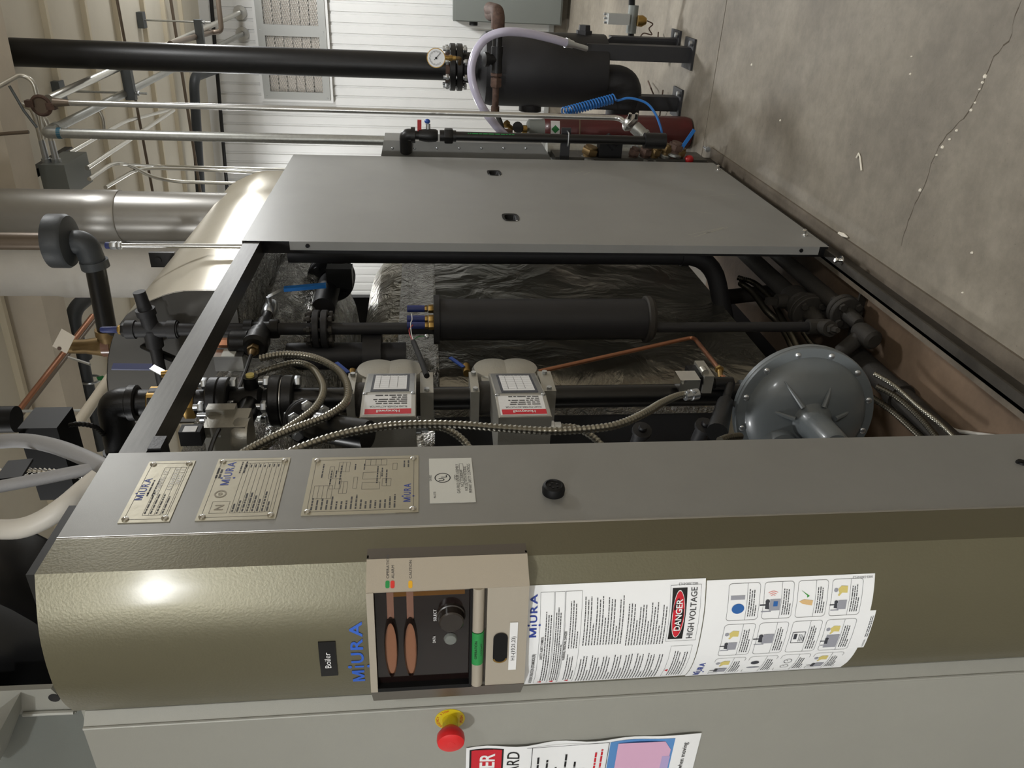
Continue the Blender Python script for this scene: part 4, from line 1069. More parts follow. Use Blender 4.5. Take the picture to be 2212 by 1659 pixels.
# level cylinder
lc = PX(1165, 690, -1.085); lX, lY = lc.x, lc.y
def Lz(x): return ZY(x, 690, lY)
rc = rp(lc, 44.5)
ch = MB().lathe((lX, lY, Lz(1398)), (0, 0, 1), [(0, rc), (Lz(950) - Lz(1398), rc)], 40).build('level_cylinder', 'black_matte', wc)
MB().lathe((lX, lY, Lz(949)), (0, 0, 1), [(0, rc * 1.18), (Lz(936.5) - Lz(949), rc * 1.18)], 40).build('top_plate', 'black_matte', ch)
MB().lathe((lX, lY, Lz(1408)), (0, 0, 1), [(0, rc * 1.0), (.012, rc * 1.15), (.026, rc * 1.15), (.03, rc * 1.08), (.03, rc * .9)], 40).build('bottom_plate', 'black_dusty', ch)
for xx, yy in ((667, 0), (689, 1), (703, 2)):
    p = PX(925, xx, -1.05 - .012 * yy); z0_ = Lz(937)
    MB().hexa((p.x, p.y, z0_), (0, 0, 1), .014, .018).hexa((p.x, p.y, z0_ + .02), (0, 0, 1), .011, .012).build('probe_nut', 'brass', ch)
    MB().cyl((p.x, p.y, z0_ + .03), (p.x, p.y, z0_ + .088), .012, n=14).build('probe_boot', 'blue_grip', ch)
w0 = PX(886, 700, -1.04)
cab = [PX(922, 812, -1.0), PX(908, 775, -1.01), PX(893, 738, -1.03)]
smooth_tube(cab, rp(cab[1], 6), 10).build('probe_cable', 'cable_black', wc)
for mt, q in (('wire_red', [(893, 738), (886, 725), (884, 712), (892, 702)]), ('wire_white', [(894, 738), (889, 722), (887, 700), (890, 690), (889, 678)]), ('wire_green', [(893, 738), (898, 730), (906, 727), (918, 726)])):
    smooth_tube([PX(x, y, -1.035) for x, y in q], .0016, 6).build('probe_wire', mt, wc)
MB().ball(PX(922, 727, -1.035), .008, 10, 6).build('ring_terminal', 'zinc', wc)
# foot: tee, plug
zt_ = W(1768)
MB().cyl((wX, wY, W(1790)), (wX, wY, W(1744)), rw * 1.35, n=20).build('tee_fitting', 'black_dusty', wc)
tf = MB().lathe((wX, wY, zt_), (.35, -1, -.05), [(0, rw * 1.1), (.05, rw * 1.2), (.052, rw * 1.4), (.075, rw * 1.4)], 18).build('tee_branch', 'black_dusty', wc)
MB().lathe(V((wX, wY, zt_)) + V((.35, -1, -.05)).normalized() * .074, (.35, -1, -.05), [(0, rw * .9), (.02, rw * .85), (.021, rw * .55), (.045, rw * .5)], 6).build('plug', 'black_dusty', tf)

# ---- blow-down pipes on the floor of the frame
def floor_pipe(label, xc, yc, X, rfl, xr):
    p = PX(xc, yc, X); t = thing('blowdown_pipe', label, 'pipe', (p.x, p.y, 0))
    r = rp(p, rfl); rr = rp(p, xr)
    MB().cyl(p + V((0, .03, 0)), V((p.x, 4.0, p.z)), rr, n=20).build('pipe', 'black_dusty', t)
    flange(t, p, (0, 1, 0), r, .022, 'black_dusty'); flange(t, p + V((0, .027, 0)), (0, 1, 0), r, .022, 'black_dusty')
    bolts(t, p + V((0, .013, 0)), (0, 1, 0), r * .72, 4, .014, .055, 'black_dusty', math.pi / 4, False)
    MB().lathe(p, (0, -1, 0), [(0, rr * .95), (.04, rr * .85), (.075, rr * .85), (.09, rr * .6)], 20).build('neck', 'black_dusty', t)
    return t, p, r, rr
t, p, r, rr = floor_pipe('dusty dark blow-down pipe with bolted flange and square-headed plug valve', 1748, 676, -1.13, 39, 20)
vb = MB().lathe(p + V((0, .06, 0)), (0, 1, 0), [(0, rr * 1.0), (.02, rr * 1.5), (.09, rr * 1.5), (.12, rr * 1.05)], 20).build('valve_body', 'black_dusty', t)
MB().cyl(p + V((0, .11, rr)), p + V((.0, .11, rr + .05)), rr * .8, n=16).build('bonnet', 'black_dusty', vb)
MB().box(p + V((-.012, .098, rr + .05)), p + V((.012, .122, rr + .09))).build('square_head', 'black_dusty', vb)
q = V((p.x, p.y - .09, p.z)); MB().tube(fillet([q, q + V((.0, -.06, .0)), V((wX, wY, W(1775)))], .03), rr * .62, 14).build('link_pipe', 'black_dusty', t)
t, p, r, rr = floor_pipe('dusty dark lower blow-down pipe with flange beside the steel base channel', 1828, 676, -1.06, 35, 18)
MB().lathe(p + V((-.02, -.09, .0)), (0, -1, -.1), [(0, rr * .85), (.02, rr * 1.15), (.09, rr * 1.15), (.10, rr * .8)], 18).build('end_tee', 'black_dusty', t)
MB().cyl(p + V((-.02, -.13, 0)), p + V((-.10, -.11, .05)), rr * .9, n=16).build('end_branch', 'black_dusty', t)
t = thing('drain_pipe', 'thick dusty drain pipe lying along the brown pan plate', 'pipe', (-1.2, 2, .06))
q0 = PX(1800, 745, -1.16); MB().cyl((-1.2, 1.2, .065), (-1.2, 2.30, .065), .038, n=18).build('pipe', 'black_dusty', t)
MB().cyl((-1.2, 2.0, .065), (-1.2, 2.04, .065), .046, n=18).build('coupling', 'black_dusty', t)

# ---- flexible metal conduits on the floor
def conduit(label, pts, npx, pitch=.009, material='conduit_dark', group=None, name='flexible_conduit', depth=.2):
    r = rp(pts[len(pts) // 2], npx)
    o = flexpath(pts, r, pitch, depth).build(name, material)
    return tag(o, label, 'conduit', group)
conduit('dull flexible steel conduit curving behind the blow-down valve', [PX(1595, 600, -1.22), PX(1630, 612, -1.22), PX(1665, 645, -1.22), PX(1690, 690, -1.22), PX(1715, 735, -1.2), PX(1735, 775, -1.2)], 7)
conduit('thicker dull steel conduit looping under the water column foot', [PX(1600, 612, -1.24), PX(1625, 630, -1.24), PX(1655, 670, -1.24), PX(1685, 700, -1.24), PX(1710, 745, -1.22), PX(1725, 790, -1.2)], 8)
conduit('thin steel conduit bending away below the tee plug', [PX(1735, 718, -1.2), PX(1755, 745, -1.2), PX(1785, 765, -1.2), PX(1815, 780, -1.22)], 6)
conduit('bright steel conduit lying along the brown pan towards the front panel', [PX(1890, 808, -1.1), PX(1930, 832, -1.1), PX(1985, 880, -1.1), PX(2030, 915, -1.1), PX(2080, 965, -1.1)], 6, material='conduit_steel')
conduit('dull steel conduit between the bright conduit and the regulator', [PX(1895, 835, -1.16), PX(1940, 860, -1.16), PX(1990, 905, -1.16), PX(2040, 965, -1.16)], 7)
conduit('dark steel conduit leaving the rim of the grey regulator', [PX(1885, 860, -1.22), PX(1930, 890, -1.22), PX(1980, 935, -1.22), PX(2020, 975, -1.22)], 8)
t = smooth_tube([PZ(2030, 905, .026), PZ(2060, 928, .026), PZ(2100, 936, .026), PZ(2160, 945, .026), PZ(2200, 960, .026)], .006, 8).build('loose_cable', 'hose_white'); tag(t, 'pale loose cable lying on the brown pan plate near the corner panel', 'cable')

# ---- copper sensing tube
cu_ = [PX(1140, 808, -1.12), PX(1180, 795, -1.12), PX(1300, 766, -1.12), PX(1400, 745, -1.12), PX(1475, 733, -1.12), PX(1500, 731, -1.12), PX(1515, 742, -1.11), PX(1535, 770, -1.08), PX(1553, 797, -1.05)]
ct = thing('copper_tube', 'thin bent copper sensing tube with a brass compression elbow', 'tube', cu_[3])
MB().tube(fillet([cu_[0], cu_[5] + V((0, .01, 0)), cu_[8]], .035, 8), rp(cu_[4], 4.6), 12).build('tube', 'copper', ct)
d = (cu_[8] - cu_[7]).normalized()
MB().hexa(cu_[8] - d * .004, d, .013, .018).build('compression_nut', 'brass', ct)
e0 = PX(1555, 803, -1.05); e1 = PX(1557, 818, -1.05)
MB().tube(fillet([cu_[8] + d * .014, e0, e1], .01), .008, 10).build('elbow', 'brass', ct)
MB().hexa(e1, (0, 0, -1), .011, .012).build('bushing', 'copper', ct)

# ================================================================= GAS TRAIN
gX = -1.1; gY = PX(1000, 860, gX).y
def G(x): return ZY(x, 862, gY)
gt = thing('gas_train', 'black iron gas train with bolted flanges and a brass union', 'pipe', (gX, gY, .5))
g0 = V((gX, gY, 1.6)); rg0 = rp(g0, 25)
def gseg(x0, x1, r, material='black_iron', name='pipe', n=24): return MB().cyl((gX, gY, G(x1)), (gX, gY, G(x0)), r, n=n).build(name, material, gt)
# elbow at the top
ze = G(243); re_ = rp(g0, 33)
MB().tube(fillet([V((gX, gY, G(292))), V((gX, gY, ze)), V((gX - .20, gY - .02, ze))], .085, 10), re_, 24).build('elbow', 'black_iron', gt)
MB().lathe((gX, gY, G(298)), (0, 0, 1), [(0, re_ * 1.02), (.004, re_ * 1.14), (.022, re_ * 1.14), (.026, re_ * 1.0)], 24).build('elbow_collar', 'black_iron', gt)
MB().tube([V((gX - .14, gY - .015, ze)), V((gX - .17, gY - .017, ze))], re_ * 1.14, 24).build('elbow_collar', 'black_iron', gt)
gseg(290, 330, rg0 * 1.1); gseg(326, 392, rg0 * 1.25, 'black_iron', 'pipe')
un = MB().hexa((gX, gY, G(424)), (0, 0, 1), rg0 * 1.42, G(398) - G(424), .2).build('union_nut', 'brass', gt)
MB().lathe((gX, gY, G(398)), (0, 0, 1), [(0, rg0 * 1.2), (.006, rg0 * 1.35), (G(384) - G(398), rg0 * 1.3)], 8).build('union_ring', 'brass', un)
MB().hexa((gX, gY, G(345)), (0, 0, 1), rg0 * 1.35, G(322) - G(345)).build('union_nut', 'brass', gt)
gseg(422, 456, rg0 * 1.05)
rA = rp(g0, 52)
for xx in (464.5, 487): flange(gt, (gX, gY, G(xx)), (0, 0, 1), rA, G(453) - G(476), 'black_iron')
bolts(gt, (gX, gY, G(476)), (0, 0, 1), rA * .76, 4, .0165, G(453) - G(499) + .004, 'zinc', .25)
for xx in (598, 625): flange(gt, (gX, gY, G(xx)), (0, 0, 1), rA * 1.05, G(586) - G(611), 'black_iron')
MB().cyl((gX, gY, G(613)), (gX, gY, G(610)), rA * .98, n=30).build('gasket', 'steel_bright', gt)
bolts(gt, (gX, gY, G(611.5)), (0, 0, 1), rA * .8, 4, .0165, G(586) - G(638) + .004, 'zinc', .25)
# valve body between the flanges
vb = MB().lathe((gX, gY, G(586)), (0, 0, 1), [(0, rg0 * 1.1), (.02, rg0 * .95), ((G(500) - G(586)) * .3, rg0 * 1.25), ((G(500) - G(586)) * .7, rg0 * 1.25), (G(500) - G(586), rg0 * 1.1)], 24).build('valve_body', 'black_iron', gt)
br = PX(515, 925, gX)
MB().cyl((gX, gY, G(545)), (gX + .01, gY - .17, G(545) + .01), rg0 * .92, n=20).build('branch', 'black_gloss', vb)
MB().lathe((gX + .06, gY + .01, G(545)), (1, 0, 0), [(-.06, rg0 * .6), (.0, rg0 * .62), (.012, rg0 * .62)], 14).build('side_port', 'black_iron', vb)
MB().cyl((gX + .072, gY + .01, G(545)), (gX + .078, gY + .01, G(545)), rg0 * .35, n=12).build('port_cap', 'print_tan', vb)
gseg(638, 760, rg0 * 1.08, 'black_gloss')
gseg(925, 1030, rg0, 'black_gloss'); gseg(1180, 1605, rg0, 'black_gloss')
# cast aluminium damper actuator on the branch
ca = thing('damper_casting', 'rough grey aluminium casting with long bolts on the black branch pipe', 'valve', PX(490, 935, -1.09))
c0 = PX(497, 935, -1.09)
MB().obox(c0, (0, 0, 1), (0, 1, 0), (1, 0, 0), .10, .09, .09).build('casting', 'alu_cast', ca)
MB().lathe(c0 + V((0, -.02, -.055)), (0, 0, 1), [(0, .048), (.03, .05), (.04, .044)], 18).build('casting_hub', 'alu_cast', ca)
MB().obox(c0 + V((.03, .03, .02)), (0, 0, 1), (0, 1, 0), (1, 0, 0), .07, .03, .06).build('casting_lug', 'alu_cast', ca)
for dy, dz in ((.055, -.0), (-.035, .0)):
    p = c0 + V((.02, dy, .04)); m = MB().cyl(p + V((0, 0, -.05)), p + V((0, 0, .05)), .006, n=10); m.hexa(p + V((0, 0, .015)), (0, 0, 1), .012, .012); m.hexa(p + V((0, 0, -.03)), (0, 0, 1), .012, .01); m.build('long_bolt', 'zinc', ca)
# side flange facing the front
sf = thing('side_flange', 'black iron flange with bright nuts facing outwards below the gas train', 'flange', PX(668, 908, -1.06))
nf = V((.42, -.86, -.30)).normalized(); fc = PX(668, 912, -1.05); rf_ = rp(fc, 50)
for k in (0, .03): flange(sf, fc - nf * k, nf, rf_, .022, 'black_iron')
bolts(sf, fc - nf * .015, nf, rf_ * .74, 6, .0155, .058, 'zinc', .2)
MB().cyl(fc - nf * .16, fc - nf * .02, rf_ * .62, n=20).build('neck', 'black_iron', sf)
MB().tube(fillet([fc, fc + nf * .09, fc + nf * .12 + V((0, -.04, -.12))], .05), rf_ * .62, 20).build('neck', 'black_gloss', sf)
# dark disc rim behind the corner panel
dc = thing('diaphragm_disc', 'dark round diaphragm housing half hidden behind the corner panel', 'valve', PX(437, 1030, -1.0))
p = PX(437, 1035, -1.0); rd_ = rp(p, 92)
MB().lathe(p + V((-.02, 0, 0)), (1, 0, 0), [(0, rd_ * .9), (.01, rd_), (.02, rd_), (.024, rd_ * .95), (.04, rd_ * .6), (.045, rd_ * .3)], 40).build('housing', 'black_matte', dc)
# small solenoid block with pale label near the union
sb = thing('solenoid_block', 'small black block with a pale label near the aluminium casting', 'valve', PX(412, 940, -1.05))
p = PX(415, 940, -1.05); MB().obox(p, (0, 0, 1), (0, 1, 0), (1, 0, 0), .05, .035, .04).build('block', 'black_plastic', sb)
MB().obox(p + V((.021, -.005, 0)), (0, 0, 1), (0, 1, 0), (1, 0, 0), .03, .024, .002).build('label', 'sticker', sb)
# grey terminal box beside the strainer
tb = thing('terminal_box', 'small grey steel terminal box beside the strainer fitting', 'box', PX(496, 778, -1.16))
p = PX(498, 778, -1.14); MB().obox(p, (0, 0, 1), (0, 1, 0), (1, 0, 0), .085, .05, .05).build('box', 'steel_bright', tb)
MB().obox(p + V((.0265, -.002, .0)), (0, 0, 1), (0, 1, 0), (1, 0, 0), .04, .046, .003).build('label', 'sticker_matte', tb)
# short mid pipe elements between gas train and drum
for (x, y, X, l_) in ((735, 850, -1.2, 'dark vertical riser pipe behind the flexible conduits'),):
    p = PX(x, y, X); t = thing('riser_pipe', l_, 'pipe', (p.x, p.y, .4)); r_ = .045
    MB().cyl((p.x, p.y + .25, 1.66), (p.x, p.y + .25, 2.05), r_, n=18).build('pipe', 'black_matte', t)
    MB().cyl((p.x, p.y + .25, 1.74), (p.x, p.y + .25, 1.80), r_ * 1.8, n=24).build('flange', 'black_matte', t)

# ---- fluid power actuators on gas shut-off valves
def actuator(label, face1, face2, xv0, xv1):
    """face pixel quads: (top-left, bottom-left...) in the photo frame order up/left -> given as corners"""
    fx = -1.005
    t = thing('valve_actuator', label, 'actuator', (gX, gY, G((xv0 + xv1) / 2)), 'gas valve actuators')
    zt, zb = G(xv0), G(xv1)
    # flat valve body around the pipe with square end plates
    for xa, xb in ((xv0, xv0 + 18), (xv1 - 28, xv1)):
        MB().obox(V((gX, gY, (G(xa) + G(xb)) / 2)), (1, 0, 0), (0, 1, 0), (0, 0, 1), .105, .115, abs(G(xa) - G(xb))).build('end_plate', 'alu_cast', t)
    MB().cyl((gX, gY, G(xv1 - 10)), (gX, gY, G(xv0 + 8)), .048, n=24).build('valve_barrel', 'black_dusty', t)
    zc_ = G((xv0 + xv1) / 2)
    for dz in (.040, -.030):
        MB().lathe((gX - .05, gY + .115, zc_ + dz), (1, 0, 0), [(0, .058), (.008, .064), (.075, .064), (.085, .058), (.09, .03)], 32).build('domed_cap', 'alu_cast', t)
    MB().box((gX - .04, gY + .03, zc_ - .07), (gX + .03, gY + .12, zc_ + .08)).build('cap_housing', 'alu_cast', t)
    for xx in (xv0 + 10, xv1 - 14):
        for yy in (-.045, .045):
            MB().hexa((gX + .052, gY + yy, G(xx)), (1, 0, 0), .008, .008).build('bolt', 'zinc', t)
    # actuator box: side profile in X-Y swept along Z
    P1 = [PX(x, y, fx) for x, y in face1]                     # upper-front, lower-front, lower-back, upper-back of the label face
    yf = (P1[0].y + P1[1].y) / 2; yb = (P1[2].y + P1[3].y) / 2
    z1 = (P1[0].z + P1[3].z) / 2; z0 = (P1[1].z + P1[2].z) / 2
    Q = [PX(x, y, -1.045) for x, y in face2]; y2 = (Q[0].y + Q[1].y) / 2
    prof = [(fx, yf), (fx, yb), (-1.045, y2), (-1.10, y2), (-1.16, yb - .02), (-1.16, yf)]
    m = MB(); m.prism([(x, y, z0) for x, y in prof], (0, 0, z1 - z0)); bx = m.build('actuator_box', 'alu_cast', t)
    # labels: text runs upwards, so a = up, b = towards the front
    zc_ = (z0 + z1) / 2; hgt = z1 - z0; wd = yb - yf
    LB = plane_sheet((fx, yb, z0), (0, 0, 1), (0, -1, 0))
    if LB.n.x < 0: LB = plane_sheet((fx, yb, z0), (0, 0, 1), (0, -1, 0)); LB.f = (lambda a, b, h=0.0: V((fx + h, yb - b, z0 + a)))
    LB = Sheet(lambda a, b, h=0.0: V((fx + h, yb - b, z1 - a)))
    # a runs downwards so that the print stands on its head, as in the picture
    LBu = Sheet(lambda a, b, h=0.0: V((fx + h, yb - wd + (wd - b) , z0 + a)))
    cv_ = LB.solid(MB(), .002, .002, hgt - .002, wd - .002, .0015).build('cover_plate', 'steel_bright', t)
    lb = LB.solid(MB(), hgt * .05, wd * .10, hgt * .92, wd * .93, .0012, 1, 1, .0015).build('front_label', 'sticker', t)
    m = MB(); LBu.rect(m, hgt * .08, wd * .70, hgt * .92, wd * .91, .0032); rb = m.build('red_band', 'danger_red', t)
    m = MB(); LBu.text(m, 'Honeywell', hgt * .5, wd * .755, wd * .10, hgt * .42, .0038, 'CENTER', bold=.02); m.build('brand_lettering', 'ink_white', t)
    m = MB(); LBu.text(m, 'FLUID POWER ACTUATOR', hgt * .5, wd * .57, wd * .075, hgt * .68, .0032, 'CENTER'); LBu.words(m, hgt * .16, wd * .50, hgt * .86, 5, wd * .085, wd * .04, .0032); m.build('black_print', 'ink_grey', t)
    # sloping face with framed diagram label
    p0 = V((fx, yb, z0)); nd = V((-1.045 - fx, y2 - yb, 0)); sl = nd.length; nd.normalize(); nn = V((-nd.y, nd.x, 0));
    if nn.x < 0: nn = -nn
    SL = Sheet(lambda a, b, h=0.0: V((fx, yb, z0 + a)) + nd * b + nn * h)
    SL.solid(MB(), hgt * .03, sl * .03, hgt * .97, sl * .97, .0012).build('cover_plate', 'steel_bright', t)
    SL.solid(MB(), hgt * .13, sl * .06, hgt * .86, sl * .90, .0010, 1, 1, .0012).build('label_frame', 'print_dark', t)
    SL.solid(MB(), hgt * .18, sl * .14, hgt * .81, sl * .84, .0006, 1, 1, .0024).build('diagram_label', 'sticker', t)
    m = MB()
    for k in range(6): SL.line(m, hgt * .2, sl * (.22 + .1 * k), hgt * .79, sl * (.22 + .1 * k), .0008, .0036)
    for k in (.36, .52, .70): SL.line(m, hgt * k, sl * .2, hgt * k, sl * .78, .0008, .0036)
    SL.words(m, hgt * .2, sl * .82, hgt * .8, 1, .01, .0025, .0036); m.build('black_print', 'ink_grey', t)
    for k in (.05, .95): MB().lathe((fx, yb - .004, z0 + hgt * k), (1, .2, 0), [(0, .006), (.003, .006), (.005, .003)], 10).build('screw', 'zinc', t)
    # conduit hub underneath
    MB().lathe((fx - .05, yf + .03, z0), (0, 0, -1), [(0, .018), (.012, .018), (.014, .014), (.03, .014)], 14).build('conduit_hub', 'zinc', t)
    return t, fx, yf, yb, z0, z1
t1 = actuator('gas valve actuator with red banded label, upper of the two on the black pipe', [(779, 902), (897, 901), (899, 849), (781, 849)], [(792, 806), (895, 807)], 752, 936)
t2 = actuator('gas valve actuator with red banded label, lower one above the long black pipe', [(1078, 902), (1190, 901), (1181, 851), (1068, 853)], [(1062, 806), (1162, 806)], 1014, 1192)
for t_, y_ in ((t1, 0), (t2, 1)):
    _, fx, yf, yb, z0, z1 = t_
    p = V((fx - .05, yf + .03, z0 - .025))
    conduit(('dull conduit dropping from the upper valve actuator', 'dull conduit dropping from the lower valve actuator')[y_], [p, p + V((.0, -.01, -.05)), p + V((-.02, -.05, -.10)), p + V((-.06, -.12, -.13))], 9, .010, 'conduit_steel')
for (x, y) in ((760, 812), (1008, 800)):
    p = PX(x, y, -1.15); t = thing('test_cock', ('small blue lever test cock above the upper actuator', 'small blue lever test cock above the lower actuator')[x > 800], 'valve', p)
    MB().cyl(p + V((0, -.02, 0)), p + V((0, .03, 0)), .012, n=12).build('body', 'brass', t)
    MB().bar(p + V((.012, .0, .01)), p + V((.02, .05, .05)), .012, .004, (1, 0, 0)).build('lever', 'blue_handle', t)

# ---- conduits looping at the front
CA = [PX(x, y, X) for x, y, X in ((563, 774, -1.02), (590, 768, -1.01), (625, 765, -1.0), (680, 773, -.99), (728, 798, -.98), (750, 832, -.97), (747, 868, -.97), (712, 896, -.965), (660, 917, -.96), (605, 938, -.95), (555, 962, -.945), (515, 985, -.94))]
conduit('shiny steel conduit making the wide loop in front of the gas flanges', CA, 9.5, .010, 'conduit_steel')
CB = [PX(x, y, X) for x, y, X in ((532, 816, -1.06), (560, 806, -1.05), (600, 792, -1.04), (640, 784, -1.03), (674, 795, -1.02), (695, 826, -1.0), (697, 852, -.99), (680, 882, -.985), (652, 905, -.98), (615, 930, -.97), (585, 952, -.965), (550, 980, -.96))]
conduit('shiny steel conduit making the narrow inner loop over the gas flange', CB, 9, .010, 'conduit_steel')
CD = [PX(x, y, X) for x, y, X in ((1494, 850, -1.04), (1465, 855, -1.03), (1430, 870, -1.0), (1395, 891, -.975), (1350, 912, -.965), (1300, 924, -.96), (1200, 931, -.955), (1100, 926, -.955), (1000, 918, -.955), (930, 916, -.955), (850, 919, -.955), (780, 929, -.95), (720, 943, -.945), (660, 963, -.94), (610, 985, -.935))]
conduit('long shiny steel conduit sweeping past both valve actuators', CD, 10, .0115, 'conduit_steel')

# ---- pressure switch
pw = thing('pressure_switch', 'small chrome faced pressure switch on an aluminium bracket', 'switch', PX(1490, 822, -1.05))
c = PX(1478, 822, -1.045)
MB().obox(c + V((.01, -.02, .0)), (0, 0, 1), (0, 1, 0), (1, 0, 0), .058, .055, .035).build('chrome_cover', 'chrome', pw)
MB().obox(c + V((.0, .01, -.03)), (0, 0, 1), (0, 1, 0), (1, 0, 0), .03, .075, .05).build('body', 'black_plastic', pw)
bk = MB().obox(c + V((.005, .012, -.058)), (0, 0, 1), (0, 1, 0), (1, 0, 0), .028, .095, .055); bk.build('bracket', 'alu_cast', pw)
MB().cyl(c + V((.034, -.02, -.05)), c + V((.034, .005, -.05)), .011, n=12).build('screw_boss', 'alu_cast', pw)
p = PX(1497, 851, -1.035)
MB().lathe(p + V((0, 0, -.012)), (0, -.3, 1), [(0, .016), (.02, .016), (.022, .013), (.04, .013)], 14).build('conduit_clamp', 'zinc', pw)
for dz in (0, .02): MB().hexa(p + V((.012, -.012, dz)), (1, -.4, 0), .005, .008).build('clamp_screw', 'zinc', pw)
st = thing('sensing_riser', 'small black pipe tee and riser carrying the pressure switch', 'pipe', PX(1555, 830, -1.05))
a = PX(1520, 829, -1.045); b = PX(1556, 828, -1.05); c_ = PX(1545, 880, -1.05); d_ = PX(1525, 935, -1.05)
MB().cyl(b + V((0, 0, .02)), b + V((0, 0, -.035)), .019, n=14).build('tee', 'black_iron', st)
MB().cyl(b, a, .012, n=12).build('nipple', 'black_iron', st)
MB().lathe(b + V((0, 0, -.03)), d_ - b, [(0, .014), (.05, .012), (.10, .012), (.12, .022), ((d_ - b).length, .028)], 14).build('riser', 'black_iron', st)
for x, y in ((1385, 935), (1520, 925)):
    p = PX(x, y, -1.08); MB().lathe(p, (1, -.4, 0), [(-.06, .02), (0, .02), (.003, .026), (.014, .026), (.016, .012), (.03, .010)], 12).build('bolt_head', 'black_matte', st)
# foil edged ledge and dark ribs low at the front
lg = thing('lower_ledge', 'narrow foil edged ledge behind the gas pipe', 'bracket', PX(1350, 885, -1.2))
a = PX(1000, 886, -1.16); b = PX(1600, 886, -1.16)
MB().box((-1.20, gY + .06, G(1600)), (-1.16, gY + .075, G(940))).build('foil_strip', 'foil_crumple', lg)
MB().box((-1.9, gY + .08, G(1600)), (-1.20, gY + .10, G(940))).build('ledge_sheet', 'black_matte', lg)

# ---- gas regulator
rgc = thing('gas_regulator', 'large round blue-grey gas regulator with ribbed dome and ring of screws', 'regulator', PX(1737, 876, -1.02))
n_ = V((.16, -.97, .10)).normalized(); c = PX(1737, 893, -1.06); R_ = rp(c, 150)
MB().lathe(c - n_ * .03, n_, [(0, R_ * .96), (.004, R_ * 1.0), (.022, R_ * 1.0), (.0235, R_ * .985), (.027, R_ * .985), (.028, R_), (.034, R_ * .985), (.036, R_ * .86), (.046, R_ * .83), (.062, R_ * .74), (.078, R_ * .58), (.088, R_ * .36), (.092, R_ * .2)], 64).build('dome', 'regulator_grey', rgc)
u, v = frame_of(n_)
up = (V((0, 0, 1)) - n_ * n_.z).normalized(); rt = up.cross(n_)   # in-plane axes; rt = to the right seen from outside
rt = -rt if rt.dot(ROT @ V((1, 0, 0))) < 0 else rt
for k in range(12):
    an = math.radians(15 + 30 * k); p = c + (rt * math.sin(an) + up * math.cos(an)) * R_ * .91
    m = MB().lathe(p + n_ * .004, n_, [(0, .0085), (.004, .0085), (.006, .006), (.0065, .001)], 10); m.cyl(p - n_ * .036, p + n_ * .006, .006, n=6); m.build('screw', 'zinc', rgc)
for an, l0, l1 in ((-70, .22, .66), (12, .28, .62), (52, .30, .70), (112, .26, .62), (165, .3, .6)):
    a_ = math.radians(an); dd = rt * math.sin(a_) + up * math.cos(a_); q0 = c + dd * R_ * l0 + n_ * .070; q1 = c + dd * R_ * l1 + n_ * .036
    MB().tube([q0, q0.lerp(q1, .5) + n_ * .004, q1], [.007, .0055, .002], 8).build('rib', 'regulator_grey', rgc)
hub = MB().lathe(c + n_ * .045, n_, [(0, R_ * .34), (.02, R_ * .26), (.05, R_ * .21), (.06, R_ * .205), (.16, R_ * .19), (.17, R_ * .16)], 28).build('spring_tower', 'regulator_grey', rgc)
q = c + rt * (-R_ * .38) - up * (-R_ * .38) * 1.0 + n_ * .03
MB().lathe(q, n_, [(0, .05), (.03, .045), (.045, .04), (.05, .02)], 20).build('vent_boss', 'regulator_grey', rgc)
q2 = c - rt * R_ * .62 + up * R_ * .62 + n_ * .012
MB().obox(q2, rt, up, n_, .07, .05, .05).build('vent_port', 'regulator_grey', rgc)
MB().cyl(V((gX, gY, G(1640))), V((gX, gY, G(1596))), rg0 * 1.3, n=20).build('inlet_collar', 'regulator_grey', rgc)
MB().tube(fillet([V((gX, gY, G(1630))), V((gX, gY, c.z)), c - n_ * .02], .05), rg0 * 1.15, 20).build('inlet_body', 'regulator_grey', rgc)
conduit('dark conduit stub entering below the grey regulator', [PX(1555, 952, -1.02), PX(1575, 945, -1.03), PX(1600, 942, -1.05)], 9, .010, 'conduit_dark')
# ================================================================= ON TOP OF THE BOILER
# ---- economiser casing with rounded shoulder
ec = thing('economiser_casing', 'cream sheet metal casing with rounded shoulder on top of the boiler', 'casing', (-1.2, 3.1, 2.2))
yf, yk = 2.40, 3.95
pr = [(-.996, 2.21), (-.996, 2.30), (-.998, 2.366), (-1.004, 2.40), (-1.013, 2.43), (-1.029, 2.469), (-1.052, 2.517), (-1.082, 2.559), (-1.127, 2.597), (-1.179, 2.625), (-1.245, 2.650), (-1.32, 2.668), (-1.42, 2.68), (-1.50, 2.68), (-1.50, 2.21)]
n = len(pr); rows = 10; vs = []; fs = []
for j in range(rows + 1):
    y = yf + (yk - yf) * j / rows
    dent = .008 * math.exp(-((y - 2.62) / .12) ** 2)
    for i, (x, z) in enumerate(pr):
        vs.append((x - (dent if 3 <= i <= 6 else 0), y, z))
for j in range(rows):
    for i in range(n - 1): fs.append((j * n + i, j * n + i + 1, (j + 1) * n + i + 1, (j + 1) * n + i))
MB().add(vs, fs).build('wrap_sheet', 'casing_cream', ec, 50)
MB().prism([(x, yf + .004, z) for x, z in pr], (0, .004, 0)).build('end_sheet', 'casing_dark', ec)
MB().prism([(x, yk - .004, z) for x, z in pr], (0, .004, 0)).build('end_sheet', 'casing_dark', ec)
MB().box((-1.5, yf + .01, 2.205), (-.998, yk - .01, 2.212)).build('bottom_sheet', 'foil_crumple', ec)
p = PY(347, 558, 3.0)
lg_ = MB().box((p.x - .03, 2.98, p.z - .06), (p.x + .03, 2.995, p.z + .035)).build('lifting_lug', 'black_iron', ec)
MB().cyl((p.x, 2.976, p.z + .004), (p.x, 2.982, p.z + .004), .013, n=14).build('lug_hole', 'ink', lg_)
